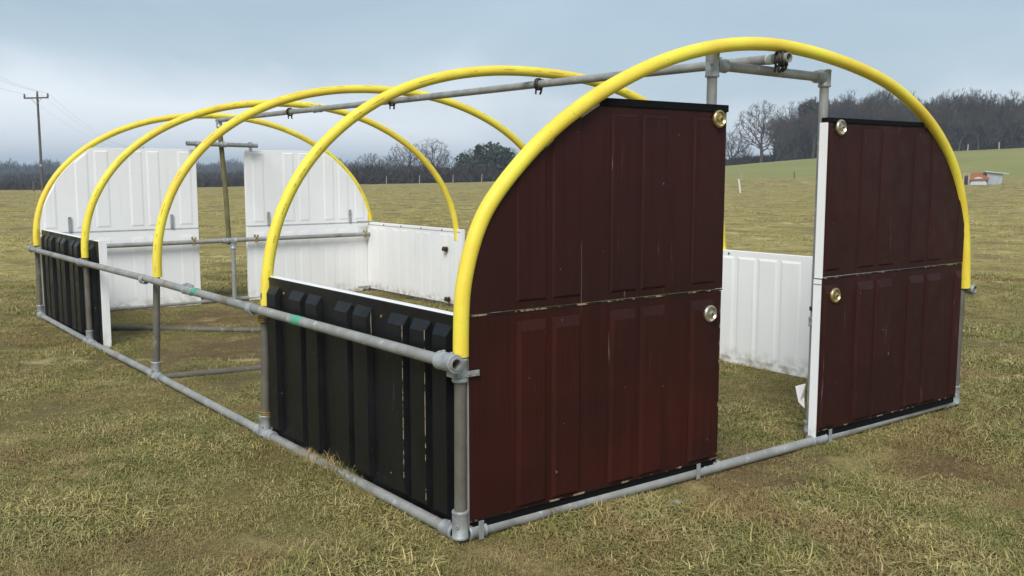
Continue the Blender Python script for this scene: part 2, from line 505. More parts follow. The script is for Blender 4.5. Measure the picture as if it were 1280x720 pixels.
def make_ground_material():
    M = Mat("pasture", rough=0.95, spec=0.15)
    v = M.pos()
    big = M.noise(v, 0.16, 4.0)
    mid = M.noise(v, 0.9, 5.0, 0.6)
    fine = M.noise(v, 9.0, 6.0, 0.7)
    c = M.mix(M.rng(mid, 0.36, 0.66), (0.400, 0.330, 0.110), (0.295, 0.265, 0.078))
    c = M.mix(M.rng(big, 0.40, 0.62), c, (0.420, 0.345, 0.120))
    c = M.mix(M.math('MULTIPLY', M.rng(fine, 0.40, 0.66), 0.55), c, (0.120, 0.100, 0.044))
    grit = M.noise(v, 42.0, 5.0, 0.7)
    c = M.mix(M.math('MULTIPLY', M.rng(grit, 0.45, 0.62), 0.6), c, (0.085, 0.068, 0.032))
    # trodden, muddy patches inside and round the frame
    bare = M.rng(M.noise(v, 0.8, 4.0, 0.6), 0.50, 0.62)
    c = M.mix(M.math('MULTIPLY', bare, 0.75), c, (0.185, 0.118, 0.062))
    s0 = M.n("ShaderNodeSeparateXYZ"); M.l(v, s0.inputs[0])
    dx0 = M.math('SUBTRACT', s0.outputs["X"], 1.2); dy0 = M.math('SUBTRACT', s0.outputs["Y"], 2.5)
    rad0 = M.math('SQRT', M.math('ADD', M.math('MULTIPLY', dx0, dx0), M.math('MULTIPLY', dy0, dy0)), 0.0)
    gap_shade = M.rng(M.math('ADD', rad0, M.rng(M.noise(v, 0.5, 3.0), 0, 1, -3, 3)), 5.0, 11.0, 0.6, 0.0)
    c = M.mix(gap_shade, c, (0.078, 0.060, 0.028))          # shade between the near grass blades, painted into the ground colour
    for cx, cy, r0 in WORN:
        ax = M.math('SUBTRACT', s0.outputs["X"], cx); ay = M.math('SUBTRACT', s0.outputs["Y"], cy)
        dd = M.math('DIVIDE', M.math('SQRT', M.math('ADD', M.math('MULTIPLY', ax, ax), M.math('MULTIPLY', ay, ay)), 0.0), r0)
        dd = M.math('ADD', dd, M.rng(M.noise(v, 2.2, 4.0, 0.6), 0.2, 0.8, -0.45, 0.45))
        soil = M.mix(M.rng(grit, 0.40, 0.62), (0.155, 0.092, 0.048), (0.085, 0.052, 0.028))
        c = M.mix(M.rng(dd, 1.0, 0.35, 0.0, 0.8), c, soil)
    c = tussock_tones(M, v, c)
    # the greener grass field on the rise beyond the boundary
    a = at(970, 98.0); b = at(1290, 84.0)
    dx, dy = b[0] - a[0], b[1] - a[1]; L = math.hypot(dx, dy); nx, ny = -dy / L, dx / L
    s = M.n("ShaderNodeSeparateXYZ"); M.l(v, s.inputs[0])
    side = M.math('ADD', M.math('MULTIPLY', s.outputs["X"], nx), M.math('MULTIPLY', s.outputs["Y"], ny))
    side = M.math('SUBTRACT', side, a[0] * nx + a[1] * ny)
    g = M.rng(M.math('ADD', side, M.rng(M.noise(v, 0.07, 3.0), 0, 1, -9, 9)), -4.0, 5.0, 0.0, 0.85)
    green = M.mix(M.rng(M.noise(v, 0.05, 4.0), 0.35, 0.7), (0.200, 0.215, 0.068), (0.260, 0.255, 0.088))
    green = M.mix(M.math('MULTIPLY', M.rng(M.noise(M.pos((0.12, 0.12, 1)), 3.0, 5.0, 0.7), 0.5, 0.75), 0.5), green, (0.32, 0.27, 0.13))
    lat = M.math('ADD', M.math('MULTIPLY', s.outputs["X"], math.cos(YAW)), M.math('MULTIPLY', s.outputs["Y"], -math.sin(YAW)))
    g = M.math('MULTIPLY', g, M.rng(lat, 2.0, 24.0, 0.22, 1.0))       # it starts right of the middle trees
    c = M.mix(g, c, green)
    M.col(c)
    M.bump(M.noise(v, 14.0, 6.0, 0.7), 0.6, 0.03)
    return M.m
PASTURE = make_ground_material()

def make_ground():
    n_r = 620
    rr = 0.4 * (3200 / 0.4) ** (np.linspace(0, 1, n_r))
    front = np.arange(-52, 52.01, 0.3)
    back = np.arange(54, 307, 3.0)
    ang = np.radians(np.concatenate([front, back])) + YAW
    nA = len(ang)
    Rg, Ag = np.meshgrid(rr, ang, indexing='ij')
    X = CAM.x + Rg * np.sin(Ag); Y = CAM.y + Rg * np.cos(Ag)
    Z = height(X, Y)
    V = np.stack([X, Y, Z], -1).reshape(-1, 3)
    i = np.arange(n_r - 1)[:, None]; j = np.arange(nA)[None, :]; j2 = (j + 1) % nA
    F = np.stack([i * nA + j + 0 * i, i * nA + j2, (i + 1) * nA + j2, (i + 1) * nA + j], -1).reshape(-1, 4)
    V = np.vstack([V, [[CAM.x, CAM.y, float(height(CAM.x, CAM.y))]]])
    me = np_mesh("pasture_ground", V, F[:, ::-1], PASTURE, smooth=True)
    bm = bmesh.new(); bm.from_mesh(me); bm.verts.ensure_lookup_table()
    c = bm.verts[len(V) - 1]
    for k in range(nA):
        try:
            bm.faces.new((bm.verts[k], bm.verts[(k + 1) % nA], c))
        except ValueError:
            pass
    bmesh.ops.recalc_face_normals(bm, faces=bm.faces)
    if sum(f.normal.z for f in list(bm.faces)[:200]) < 0:
        bmesh.ops.reverse_faces(bm, faces=bm.faces)
    bm.to_mesh(me); bm.free()
    tag(link_mesh("pasture_ground", me), "winter pasture of short straw coloured grass stretching to far hedges", "ground", kind="structure")
make_ground()

# ------------------------------------------------------------------ grass
def make_grass_material(name, far):
    M = Mat(name, rough=0.8, spec=0.2)
    at_ = M.n("ShaderNodeAttribute"); at_.attribute_name = "tone"
    r = M.n("ShaderNodeValToRGB"); M.l(at_.outputs["Fac"], r.inputs["Fac"])
    e = r.color_ramp.elements
    e[0].position = 0.0; e[0].color = (0.080, 0.108, 0.026, 1)
    e[1].position = 1.0; e[1].color = (0.66, 0.54, 0.26, 1)
    for p, c in ((0.25, (0.175, 0.165, 0.050)), (0.5, (0.295, 0.250, 0.095)), (0.75, (0.46, 0.37, 0.150))):
        q = e.new(p); q.color = (*c, 1)
    v = M.pos()
    c = r.outputs["Color"]
    g = M.rng(M.noise(v, 1.6, 5.0, 0.65), 0.47, 0.60)
    c = M.mix(M.math('MULTIPLY', g, 0.62), c, (0.145, 0.165, 0.040))
    b = M.rng(M.noise(M.pos((1, 1, 1.0)), 1.1, 5.0, 0.65), 0.50, 0.62)
    c = M.mix(M.math('MULTIPLY', b, 0.6), c, (0.29, 0.190, 0.092))
    st = M.rng(M.noise(v, 1.7, 4.0), 0.54, 0.66)
    c = M.mix(M.math('MULTIPLY', st, 0.35), c, (0.55, 0.445, 0.21))
    if far:
        c = M.mix(0.45, c, (0.66, 0.56, 0.205))
        c = tussock_tones(M, v, c)
    M.col(c)
    return M.m
GRASS = make_grass_material("dead_grass", False)
FIELD_GRASS = make_grass_material("field_straw", True)

def tuft_mesh(name, seed, blades, radius, length, width, stand, mat=None, tone=(1.8, 1.9)):
    g = np.random.default_rng(seed)
    V, F, T = [], [], []
    for b in range(blades):
        a = g.random() * 6.283; q = radius * math.sqrt(g.random())
        root = np.array([q * math.cos(a), q * math.sin(a), -0.008])
        hd = g.random() * 6.283
        d = np.array([math.cos(hd), math.sin(hd), 0.0]); sd = np.array([-d[1], d[0], 0.0])
        L = length * (0.45 + 0.9 * g.random())
        pitch = stand * (0.35 + g.random())
        w = width * (0.6 + 0.8 * g.random())
        p = root.copy(); o = len(V)
        droop = 0.25 + 0.8 * g.random()
        tw = g.normal() * 0.5
        for k in range(4):
            ww = w * (1.0, 0.95, 0.7, 0.06)[k]
            sv = sd * math.cos(tw * k / 3) + np.array([0, 0, 1]) * math.sin(tw * k / 3) * 0.6
            V += [p - sv * ww / 2, p + sv * ww / 2]
            el = pitch - droop * k
            st_ = L / 3
            hd2 = hd + tw * 0.35 * k
            p = p + np.array([math.cos(hd2) * math.cos(el), math.sin(hd2) * math.cos(el), math.sin(el)]) * st_
            if p[2] < 0.004: p[2] = 0.004 + 0.006 * g.random()
        for k in range(3):
            F.append((o + 2 * k, o + 2 * k + 1, o + 2 * k + 3, o + 2 * k + 2))
        t = np.clip(g.beta(*tone), 0, 1)
        T += [t] * 8
    me = np_mesh(name, np.array(V), np.array(F), mat or GRASS)
    at_ = me.attributes.new("tone", 'FLOAT', 'POINT')
    at_.data.foreach_set("value", np.array(T, np.float32))
    return me

def scatter(name, meshes, P, yaw, tilt, scale, idx, label):
    """A cloud of points that carries one grass tuft each, through geometry nodes."""
    col = bpy.data.collections.new(name + "_tufts")
    for k, me in enumerate(meshes):
        o = bpy.data.objects.new("%s_tuft_%02d" % (name, k), me)
        col.objects.link(o)
    me = bpy.data.meshes.new(name)
    n = len(P)
    me.vertices.add(n); me.vertices.foreach_set("co", np.asarray(P, np.float32).ravel())
    rot = np.stack([tilt[:, 0], tilt[:, 1], yaw], 1).astype(np.float32)
    a = me.attributes.new("rot", 'FLOAT_VECTOR', 'POINT'); a.data.foreach_set("vector", rot.ravel())
    a = me.attributes.new("size", 'FLOAT', 'POINT'); a.data.foreach_set("value", scale.astype(np.float32))
    a = me.attributes.new("pick", 'INT', 'POINT'); a.data.foreach_set("value", idx.astype(np.int32))
    ob = link_mesh(name, me)
    nt = bpy.data.node_groups.new(name, 'GeometryNodeTree')
    nt.interface.new_socket("Geometry", in_out='INPUT', socket_type='NodeSocketGeometry')
    nt.interface.new_socket("Geometry", in_out='OUTPUT', socket_type='NodeSocketGeometry')
    gi = nt.nodes.new("NodeGroupInput"); go = nt.nodes.new("NodeGroupOutput")
    iop = nt.nodes.new("GeometryNodeInstanceOnPoints")
    ci = nt.nodes.new("GeometryNodeCollectionInfo")
    ci.inputs["Collection"].default_value = col
    ci.inputs["Separate Children"].default_value = True
    ci.inputs["Reset Children"].default_value = True
    def attr(nm, dt):
        q = nt.nodes.new("GeometryNodeInputNamedAttribute"); q.data_type = dt
        q.inputs["Name"].default_value = nm
        return q.outputs["Attribute"]
    nt.links.new(gi.outputs[0], iop.inputs["Points"])
    nt.links.new(ci.outputs[0], iop.inputs["Instance"])
    iop.inputs["Pick Instance"].default_value = True
    nt.links.new(attr("pick", 'INT'), iop.inputs["Instance Index"])
    er = nt.nodes.new("FunctionNodeEulerToRotation")
    nt.links.new(attr("rot", 'FLOAT_VECTOR'), er.inputs[0])
    nt.links.new(er.outputs[0], iop.inputs["Rotation"])
    nt.links.new(attr("size", 'FLOAT'), iop.inputs["Scale"])
    nt.links.new(iop.outputs[0], go.inputs[0])
    md = ob.modifiers.new("grass", 'NODES'); md.node_group = nt
    tag(ob, label, "grass", kind="stuff")
    return ob

def sector(n, r0, r1, half):
    r = np.sqrt(RNG.random(n) * (r1 * r1 - r0 * r0) + r0 * r0)
    a = (RNG.random(n) * 2 - 1) * half + YAW
    return CAM.x + r * np.sin(a), CAM.y + r * np.cos(a), r

def near_pipe(x, y):
    """distance to the nearest pipe lying on the ground"""
    dl = np.where((y > -0.1) & (y < 7.7), np.minimum(abs(x), abs(x - 3.77)), 9.0)
    df = np.where((x > -0.1) & (x < 3.9), np.minimum(abs(y), abs(y - 7.55)), 9.0)
    return np.minimum(dl, df)

def make_grass():
    # close: single blades
    n = 27000
    x, y, r = sector(n, 1.2, 15.0, R(47))
    keep = RNG.random(n) < np.clip(1.35 - r / 22, 0.3, 1)
    x2, y2, r2 = sector(5200, 1.2, 6.0, R(47))
    x = np.concatenate([x[keep], x2]); y = np.concatenate([y[keep], y2])
    n = len(x)
    fringe = 260                                     # longer tufts left standing between pipe and black panel
    x = np.concatenate([x, -0.002 + 0.016 * RNG.standard_normal(fringe)]); y = np.concatenate([y, 0.65 + 1.2 * RNG.random(fringe) ** 1.2])
    n = len(x)
    bare = sstep(0.0, 0.22, vnoise(x * 0.9 + 3, y * 0.9 + 8))
    tall = sstep(0.02, 0.35, vnoise(x * 1.7 + 55, y * 1.7 + 20))
    size = 0.62 + 0.45 * RNG.random(n) + 0.75 * tall - 0.25 * bare
    size *= np.clip(0.62 + near_pipe(x, y) * 3.0, 0.62, 1.0)
    inside = (x > 0.1) & (x < 3.7) & (y > 0) & (y < 7.5)
    size = np.where(inside, size * 0.8, size)
    size[-fringe:] = 0.35 + 1.0 * RNG.random(fringe) ** 2 * np.clip(vnoise(y[-fringe:] * 3.1, y[-fringe:] * 0) * 2 + 0.5, 0, 1)
    wn = worn(x, y)
    size *= 1 - 0.35 * wn
    drop = RNG.random(n) < np.maximum(bare * 0.3, wn * 0.5)
    k = ~drop
    P = np.stack([x, y, height(x, y)], 1)[k]
    m = [tuft_mesh("tuft_near_%d" % i, 100 + i, 170, 0.17, 0.043, 0.0027, (0.5, 0.75, 0.35, 0.95, 0.55, 0.4)[i]) for i in range(6)]
    m += [tuft_mesh("tuft_straw_%d" % i, 150 + i, 22, 0.17, 0.080, 0.0024, 0.6, tone=(5, 1.3)) for i in range(2)]
    fr_m = [tuft_mesh("tuft_tall_%d" % i, 170 + i, 34, 0.035, 0.15, 0.0032, 1.5, tone=(2.6, 1.6)) for i in range(2)]
    m += [tuft_mesh("tuft_green_%d" % i, 160 + i, 90, 0.12, 0.045, 0.0027, 0.85, tone=(1.2, 4)) for i in range(2)]
    m_tall = k.nonzero()[0] >= n - fringe
    nk = int(k.sum())
    u = RNG.random(nk)
    lush = vnoise(P[:, 0] * 1.25 + 7, P[:, 1] * 1.25 + 41)
    pick = np.where(u < 0.17, RNG.integers(6, 8, nk), np.where(u < 0.17 + np.clip(lush + 0.06, 0, 0.55), RNG.integers(8, 10, nk), RNG.integers(0, 6, nk)))
    m += fr_m
    pick = np.where(m_tall, RNG.integers(10, 12, nk), pick)
    scatter("near_grass", m, P, RNG.random(nk) * 6.283, RNG.normal(0, 0.06, (nk, 2)), size[k], pick,
            "short matted straw and green grass round the frame")
    # further: broader tussocks
    n = 30000
    r = 13 + (95 - 13) * RNG.random(n) ** 1.25
    a = (RNG.random(n) * 2 - 1) * R(36) + YAW
    x = CAM.x + r * np.sin(a); y = CAM.y + r * np.cos(a)
    clump = vnoise(x * 0.55, y * 0.55 + 77) + 0.7 * vnoise(x * 1.4 + 13, y * 1.4)
    k = RNG.random(n) < 0.25 + 1.4 * np.clip(clump + 0.1, 0, 1)
    x, y, r, clump = x[k], y[k], r[k], clump[k]
    n = len(x)
    P = np.stack([x, y, height(x, y) - 0.01], 1)
    m = [tuft_mesh("tuft_far_%d" % i, 200 + i, 60, 0.32, 0.13, 0.013, (0.45, 0.65, 0.3, 0.5)[i], FIELD_GRASS) for i in range(4)]
    size = (0.55 + 0.5 * RNG.random(n) + 0.5 * np.clip(clump, 0, 1)) * np.interp(r, [13, 25, 95], [0.6, 0.9, 1.25])
    scatter("field_grass", m, P, RNG.random(n) * 6.283, RNG.normal(0, 0.05, (n, 2)), size, RNG.integers(0, 4, n),
            "rough tussocky grass across the open field")
make_grass()

# ------------------------------------------------------------------ the pipe frame
W, LEN = 3.77, 7.55
RP, RH = 0.0242, 0.0316           # radius of the steel tube and of the yellow pipe
frame = tag(empty("pipe_frame", (0, 0, 0)),
            "long galvanised scaffold tube frame standing on the grass, carrying the yellow hoops", "tunnel frame")

HOOP_Y = [0.0, 1.925, 3.845, 5.585, 7.56]
LEFT_X = [0.006, 0.022, 0.034, -0.012, 0.003]
TOP_Z = [0.752, 0.741, 0.732, 0.750, 0.735]

def hoop_points(xl, xr, zl, zr, H, n, dy, sk, y, m=72):
    th = np.linspace(0, math.pi, m)
    c, s = np.cos(th), np.sin(th)
    u = np.sign(c) * abs(c) ** (2 / n); w = np.abs(s) ** (2 / n)
    t = (1 - u) / 2
    return np.stack([xl + (xr - xl) * t + sk * w, y + dy * w, zl + (zr - zl) * t + H * w], 1)

# the front hoop is a little flatter on one shoulder
FRONT = [(0.008, 0.752), (0.012, 0.90), (0.025, 1.055), (0.094, 1.273), (0.207, 1.428), (0.385, 1.602), (0.574, 1.728), (0.775, 1.835),
         (1.10, 1.965), (1.467, 2.051), (1.75, 2.080), (1.921, 2.083), (2.221, 2.060), (2.61, 1.995), (2.91, 1.909), (3.241, 1.754), (3.535, 1.517),
         (3.705, 1.216), (3.768, 0.95), (3.790, 0.752)]
def catmull(P, m):
    P = [np.array(p, float) for p in P]
    P = [2 * P[0] - P[1]] + P + [2 * P[-1] - P[-2]]
    out = []
    for i in range(1, len(P) - 2):
        for k in range(m):
            t = k / m
            a, b, c, d = P[i - 1], P[i], P[i + 1], P[i + 2]
            out.append(0.5 * (2 * b + (c - a) * t + (2 * a - 5 * b + 4 * c - d) * t ** 2 + (3 * b - a - 3 * c + d) * t ** 3))
    out.append(P[-2])
    return np.array(out)
fr = catmull(FRONT, 5)
for _ in range(6):
    fr[1:-1] = 0.25 * fr[:-2] + 0.5 * fr[1:-1] + 0.25 * fr[2:]
HOOPS = [np.stack([fr[:, 0], -0.03 * sstep(0.8, 2.0, fr[:, 1]), fr[:, 1]], 1),
         hoop_points(0.027, 3.756, 0.741, 0.725, 1.375, 2.26, 0.008, 0.033, HOOP_Y[1]),
         hoop_points(0.038, 3.757, 0.732, 0.724, 1.393, 2.18, 0.025, -0.028, HOOP_Y[2]),
         hoop_points(-0.018, 3.745, 0.751, 0.746, 1.355, 2.09, 0.015, -0.045, HOOP_Y[3]),
         hoop_points(0.003, 3.80, 0.735, 0.76, 1.335, 2.05, 0.03, -0.075, HOOP_Y[4])]
HOOP_LABEL = ["nearest yellow pipe hoop, arching over the brown door panels", "second yellow pipe hoop, rising beside the near black side panel",
              "third yellow pipe hoop, rising from the post that has no panel beside it",
              "fourth yellow pipe hoop, rising in front of the far black side panel", "farthest yellow pipe hoop, arching over the white end panels"]
def make_hoop(i):
    pts = HOOPS[i].copy()
    t_ = np.linspace(0, 1, len(pts)); w_ = np.sin(math.pi * t_)
    pts[:, 2] += w_ * 0.008 * vnoise(t_ * 9 + i * 17, t_ * 0)
    pts[:, 1] += w_ * 0.030 * vnoise(t_ * 7 + i * 11, t_ * 0 + 5)
    seg = 18
    mb = MB().tube([tuple(p) for p in pts], RH, seg, hollow=True, wall=0.006)
    me = bpy.data.meshes.new("yellow_hoop")
    me.from_pydata(mb.v, [], mb.f)
    me.materials.append(YELLOW)
    d = np.concatenate([[0], np.cumsum(np.linalg.norm(np.diff(pts, axis=0), axis=1))])
    uv = me.uv_layers.new(name="along")
    n = len(pts)
    co = []
    for p in me.polygons:
        ks = [(v % (n * seg)) % seg for v in p.vertices]
        wrap = max(ks) - min(ks) > 2
        for v, k in zip(p.vertices, ks):
            kk = k + seg if (wrap and k == 0) else k
            # turn the printed row to the outside-left of the pipe
            co += [d[(v % (n * seg)) // seg] + i * 7.3, (kk / seg + (0.30, -0.24, -0.14, -0.20, -0.30)[i]) % 1.0 if not wrap else kk / seg]
    uv.data.foreach_set("uv", co)
    me.polygons.foreach_set("use_smooth", [True] * len(me.polygons))
    me.set_sharp_from_angle(angle=R(40))
    fix_normals(me)
    o = link_mesh("yellow_hoop", me)
    tag(o, HOOP_LABEL[i], "hoop", "yellow pipe hoops over the frame")
for i in range(5):
    make_hoop(i)

def pipe(name, pts, parent=None, mat=None, r=RP, hollow=True, seg=16):
    return MB().tube(pts, r, seg, hollow=hollow).build(name, mat or GALV, parent or frame, smooth=True)
def collar(parent, c, axis, length, r=0.0325, name="fitting", mat=None, screws=1):
    """A cast socket: a sleeve with a rolled lip at each end and a grub-screw boss."""
    ax = Vector(axis).normalized(); c = Vector(c); h = length / 2
    mb = MB().lathe([(RP - 0.001, -h), (r, -h), (r + 0.0015, -h + 0.003), (r + 0.0015, -h + 0.010), (r, -h + 0.012), (r, h - 0.012),
                     (r + 0.0015, h - 0.010), (r + 0.0015, h - 0.003), (r, h), (RP - 0.001, h)], c, ax, 20)
    a = Vector((0, 0, 1)) if abs(ax.z) < 0.9 else Vector((-0.8, -0.6, 0))
    u = (a - ax * a.dot(ax)).normalized()
    for k in range(screws):
        off = ax * ((k - (screws - 1) / 2) * length * 0.5)
        mb.lathe([(0.008, r - 0.004), (0.008, r + 0.006), (0.0045, r + 0.007), (0.004, r + 0.003), (0.0, r + 0.003)], c + off, u, 10)
    return mb.build(name, mat or FITTING, parent, smooth=True)

# pipes that lie on the grass
GZ = 0.030
lg = pipe("ground_pipe", [(0, 0.05, GZ), (0.002, 1.9, GZ - 0.004), (0.004, 3.8, GZ), (-0.012, 5.55, GZ - 0.002), (0, 7.5, GZ)])
rg = pipe("ground_pipe", [(W, 0.05, GZ), (W, 3.8, GZ - 0.006), (W, 7.5, GZ)])
fg = pipe("ground_pipe", [(0.05, 0, GZ), (1.4, -0.006, GZ - 0.002), (2.3, 0.0, GZ - 0.004), (3.72, 0.02, GZ)])
bg = pipe("ground_pipe", [(0.05, LEN, GZ), (W - 0.05, LEN + 0.03, GZ + 0.004)])
cg = pipe("ground_pipe", [(0.05, 3.83, GZ - 0.012), (0.73, 3.735, GZ - 0.016), (W - 0.05, 3.80, GZ - 0.014)], mat=DULL)

# side rails, outside the posts
lr = pipe("side_rail", [(-0.058, -0.07, 0.739), (-0.056, 1.9, 0.735), (-0.050, 3.75, 0.730), (-0.060, 5.55, 0.716), (-0.055, 7.62, 0.702)])
rr_ = pipe("side_rail", [(W + 0.052, -0.05, 0.745), (W + 0.055, 3.8, 0.735), (W + 0.055, 7.62, 0.735)])
for (yy, col_, l) in ((1.332, GREEN_TAPE, 0.10), (2.80, GREEN_TAPE, 0.07)):
    MB().tube([(-0.0563, yy - l / 2, 0.7362), (-0.0560, yy + l / 2, 0.7352)], RP + 0.0012, 16).build("tape_band", col_, lr, smooth=True)
# pipe joiner on the left rail
collar(lr, (-0.0535, 2.95, 0.7325), (0, 1, 0), 0.13, r=0.029, screws=2)
mb = MB().box((-0.062, 2.90, 0.760), (-0.030, 3.02, 0.768)).box((-0.052, 2.93, 0.766), (-0.040, 2.99, 0.776))
mb.build("clamp_plate", FITTING, lr, bevel=0.002)

# posts
def post(x0, x1, y, ztop, out, i):
    p = pipe("post", [(x0, y, 0.02), (x1, y, ztop + 0.07)], mat=DULL)
    collar(p, (x0, y, 0.075), (0, 0, 1), 0.115)
    # side-outlet sockets along the ground pipes
    if 0 < i < 4:
        collar(p, (x0, y - 0.075, GZ - 0.002), (0, 1, 0), 0.07, r=0.031)
        collar(p, (x0, y + 0.075, GZ - 0.002), (0, 1, 0), 0.07, r=0.031)
    elif i == 0:
        collar(p, (x0, y + 0.08, GZ), (0, 1, 0), 0.085, r=0.031)
        collar(p, (x0 + (0.075 if out < 0 else -0.075), y, GZ), (1, 0, 0), 0.085, r=0.031)
    else:
        collar(p, (x0, y - 0.08, GZ), (0, 1, 0), 0.085, r=0.031)
        collar(p, (x0 + (0.075 if out < 0 else -0.075), y, GZ), (1, 0, 0), 0.085, r=0.031)
    return p
for i in range(5):
    pl = post(0.0 if i != 3 else -0.012, LEFT_X[i], HOOP_Y[i], TOP_Z[i], -1, i)
    zr = 0.739 - 0.037 * HOOP_Y[i] / 7.6
    # cross-over clamp that carries the rail on the post
    yc = HOOP_Y[i] + (-0.005 if i == 0 else 0.0)
    collar(pl, (-0.0565, yc, zr), (0, 1, 0), 0.115 if i == 0 else 0.06, r=0.036 if i == 0 else 0.030, screws=2 if i == 0 else 1)
    if i == 0:
        collar(pl, (0.004, 0, 0.700), (0, 0, 1), 0.095, r=0.0315)
        MB().box((-0.045, -0.024, 0.675), (-0.010, 0.024, 0.725)).build("clamp_web", FITTING, pl, bevel=0.003)
    else:
        MB().tube([(-0.045, yc, zr), (-0.01, yc, zr)], 0.014, 10).build("clamp_web", FITTING, pl, smooth=True)
    pr = post(W, W + 0.02, HOOP_Y[i] if i else 0.02, 0.75, 1, i)
    collar(pr, (W + 0.054, (HOOP_Y[i] if i else -0.01), 0.742), (0, 1, 0), 0.07, r=0.029)

# flat strap that ties the near corner post to the brown panel
mb = MB().box((-0.030, -0.0345, 0.674), (0.074, -0.0300, 0.698))
mb.box((-0.0325, -0.030, 0.672), (-0.0275, 0.022, 0.700))
for q in (-0.012, 0.025, 0.060):
    mb.lathe([(0.0, -0.004), (0.006, -0.004), (0.006, 0.002)], (q, -0.0345, 0.686), (0, 1, 0), 10)
mb.build("flat_strap", FITTING, frame, bevel=0.0015)

# wire ties that hold the near black panel to the second post
for zz, m_ in ((0.655, 4), (0.115, 4)):
    mb = MB()
    for k in range(m_):
        rr0 = 0.030
        mb.tube([(0.008 + (rr0 + (0.03 if abs(a) < 35 else 0)) * math.cos(R(a)), 1.925 + rr0 * math.sin(R(a)), zz + 0.011 * k + 0.0025 * math.sin(R(a) * 2))
                 for a in range(-180, 181, 15)], 0.0048, 6, cap=False)
    mb.build("wire_tie", WIRE, frame, smooth=True)

# the ridge pipe, its clips, and the doorway pipework
RIDGE = [(1.885, -0.075, 2.018), (1.885, 1.87, 2.026), (1.885, 3.73, 2.024), (1.885, 5.65, 2.030), (1.900, 7.56, 2.030)]
rp = pipe("ridge_pipe", RIDGE)
collar(rp, (1.885, 5.05, 2.028), (0, 1, 0), 0.14, r=0.031, screws=2)
def hoop_clip(y, x=1.885, z=2.024):
    mb = MB()
    for dy in (-0.014, 0.006):
        mb.tube([(x + 0.033 * math.cos(R(a)), y + dy + 0.008 * math.sin(R(a * 1.5)), z + 0.034 * math.sin(R(a))) for a in range(0, 361, 20)], 0.006, 6, cap=False)
    mb.tube([(x + 0.010, y - 0.02, z - 0.028), (x + 0.016, y - 0.005, z - 0.052), (x + 0.030, y + 0.02, z - 0.058)], 0.007, 6)
    mb.tube([(x - 0.012, y + 0.01, z - 0.03), (x - 0.006, y + 0.02, z - 0.062)], 0.006, 6)
    mb.tube([(x + 0.02, y, z + 0.02), (x + 0.05, y + 0.012, z + 0.03)], 0.006, 6)
    return mb.build("hoop_clip", DARK_STEEL, rp, smooth=True)
for yy, z in ((1.87, 2.026), (3.73, 2.024), (5.64, 2.030)):
    hoop_clip(yy, 1.885, z)
hoop_clip(-0.035, 1.885, 2.018)
hoop_clip(-0.012, 1.888, 2.016)
MB().tube([(1.885, 0.015, 2.0182), (1.885, 0.055, 2.0184)], RP + 0.0016, 16).build("tape_band", WHITE_TAPE, rp, smooth=True)

HZ, DY = 1.965, 0.062
hd = pipe("header_pipe", [(1.51, DY, HZ + 0.004), (2.35, DY, HZ - 0.006)])
dl = pipe("door_post", [(1.492, DY, 0.02), (1.490, DY, 1.985)], mat=GALV)
dr = pipe("door_post", [(2.352, DY, 0.02), (2.364, DY, 1.972)], mat=GALV)
collar(dl, (1.490, DY, HZ + 0.004), (0, 0, 1), 0.115)
collar(dl, (1.545, DY, HZ + 0.004), (1, 0, 0), 0.075)
collar(dr, (2.364, DY, HZ - 0.010), (0, 0, 1), 0.09)
collar(dr, (2.315, DY, HZ - 0.006), (1, 0, 0), 0.06, r=0.0315)
for pp, xx in ((dl, 1.492), (dr, 2.352)):
    collar(pp, (xx, DY, 0.085), (0, 0, 1), 0.06)
    collar(pp, (xx - 0.02, 0.004, GZ - 0.002), (1, 0, 0), 0.12, r=0.031)
    MB().box((xx - 0.02, 0.015, 0.05), (xx + 0.02, DY - 0.01, 0.062)).build("clamp_web", FITTING, pp)
collar(dr, (2.353, DY, 0.665), (0, 0, 1), 0.05, r=0.030)
collar(dr, (2.354, DY, 0.735), (0, 0, 1), 0.022, r=0.028, mat=DARK_STEEL)

MB().add([(2.255, 0.095, 0.315), (2.335, 0.090, 0.320), (2.340, 0.100, 0.245), (2.312, 0.075, 0.190), (2.275, 0.085, 0.225),
          (2.255, 0.099, 0.315), (2.335, 0.094, 0.320), (2.340, 0.104, 0.245), (2.312, 0.079, 0.190), (2.275, 0.089, 0.225)],
         [(0, 1, 2, 3, 4), (9, 8, 7, 6, 5), (0, 5, 6, 1), (1, 6, 7, 2), (2, 7, 8, 3), (3, 8, 9, 4), (4, 9, 5, 0)]).build("plastic_scrap", WHITE, dr)

# far end pipework
FY = 7.475
fr_ = pipe("end_rail", [(-0.02, FY, 0.702), (3.74, FY, 0.712)], mat=GALV)
fp1 = pipe("king_post", [(1.975, FY + 0.058, 0.66), (1.955, FY + 0.055, 1.2), (1.905, FY + 0.05, 2.01)], mat=MOSSY, r=0.027)
collar(fp1, (1.905, FY + 0.05, 2.00), (0, 0, 1), 0.09)
fp2 = pipe("king_post", [(1.995, FY, 0.02), (1.998, FY, 0.70)], mat=GALV)
collar(fp2, (1.998, FY, 0.655), (0, 0, 1), 0.085)
collar(fp2, (1.998, FY, 0.704), (1, 0, 0), 0.075)
collar(fp2, (1.91, FY, 0.704), (1, 0, 0), 0.06)
cb = pipe("cross_bar", [(1.515, FY - 0.005, 1.772), (2.315, FY - 0.005, 1.758)], mat=GALV)
for xx in (1.63, 2.235):
    collar(cb, (xx, FY - 0.005, 1.767), (1, 0, 0), 0.035, r=0.030, screws=0)
    MB().box((xx - 0.014, FY - 0.018, 1.69), (xx + 0.014, FY + 0.008, 1.742)).build("hook_plate", FITTING, cb)
collar(cb, (1.925, FY - 0.005, 1.765), (1, 0, 0), 0.06, r=0.030)
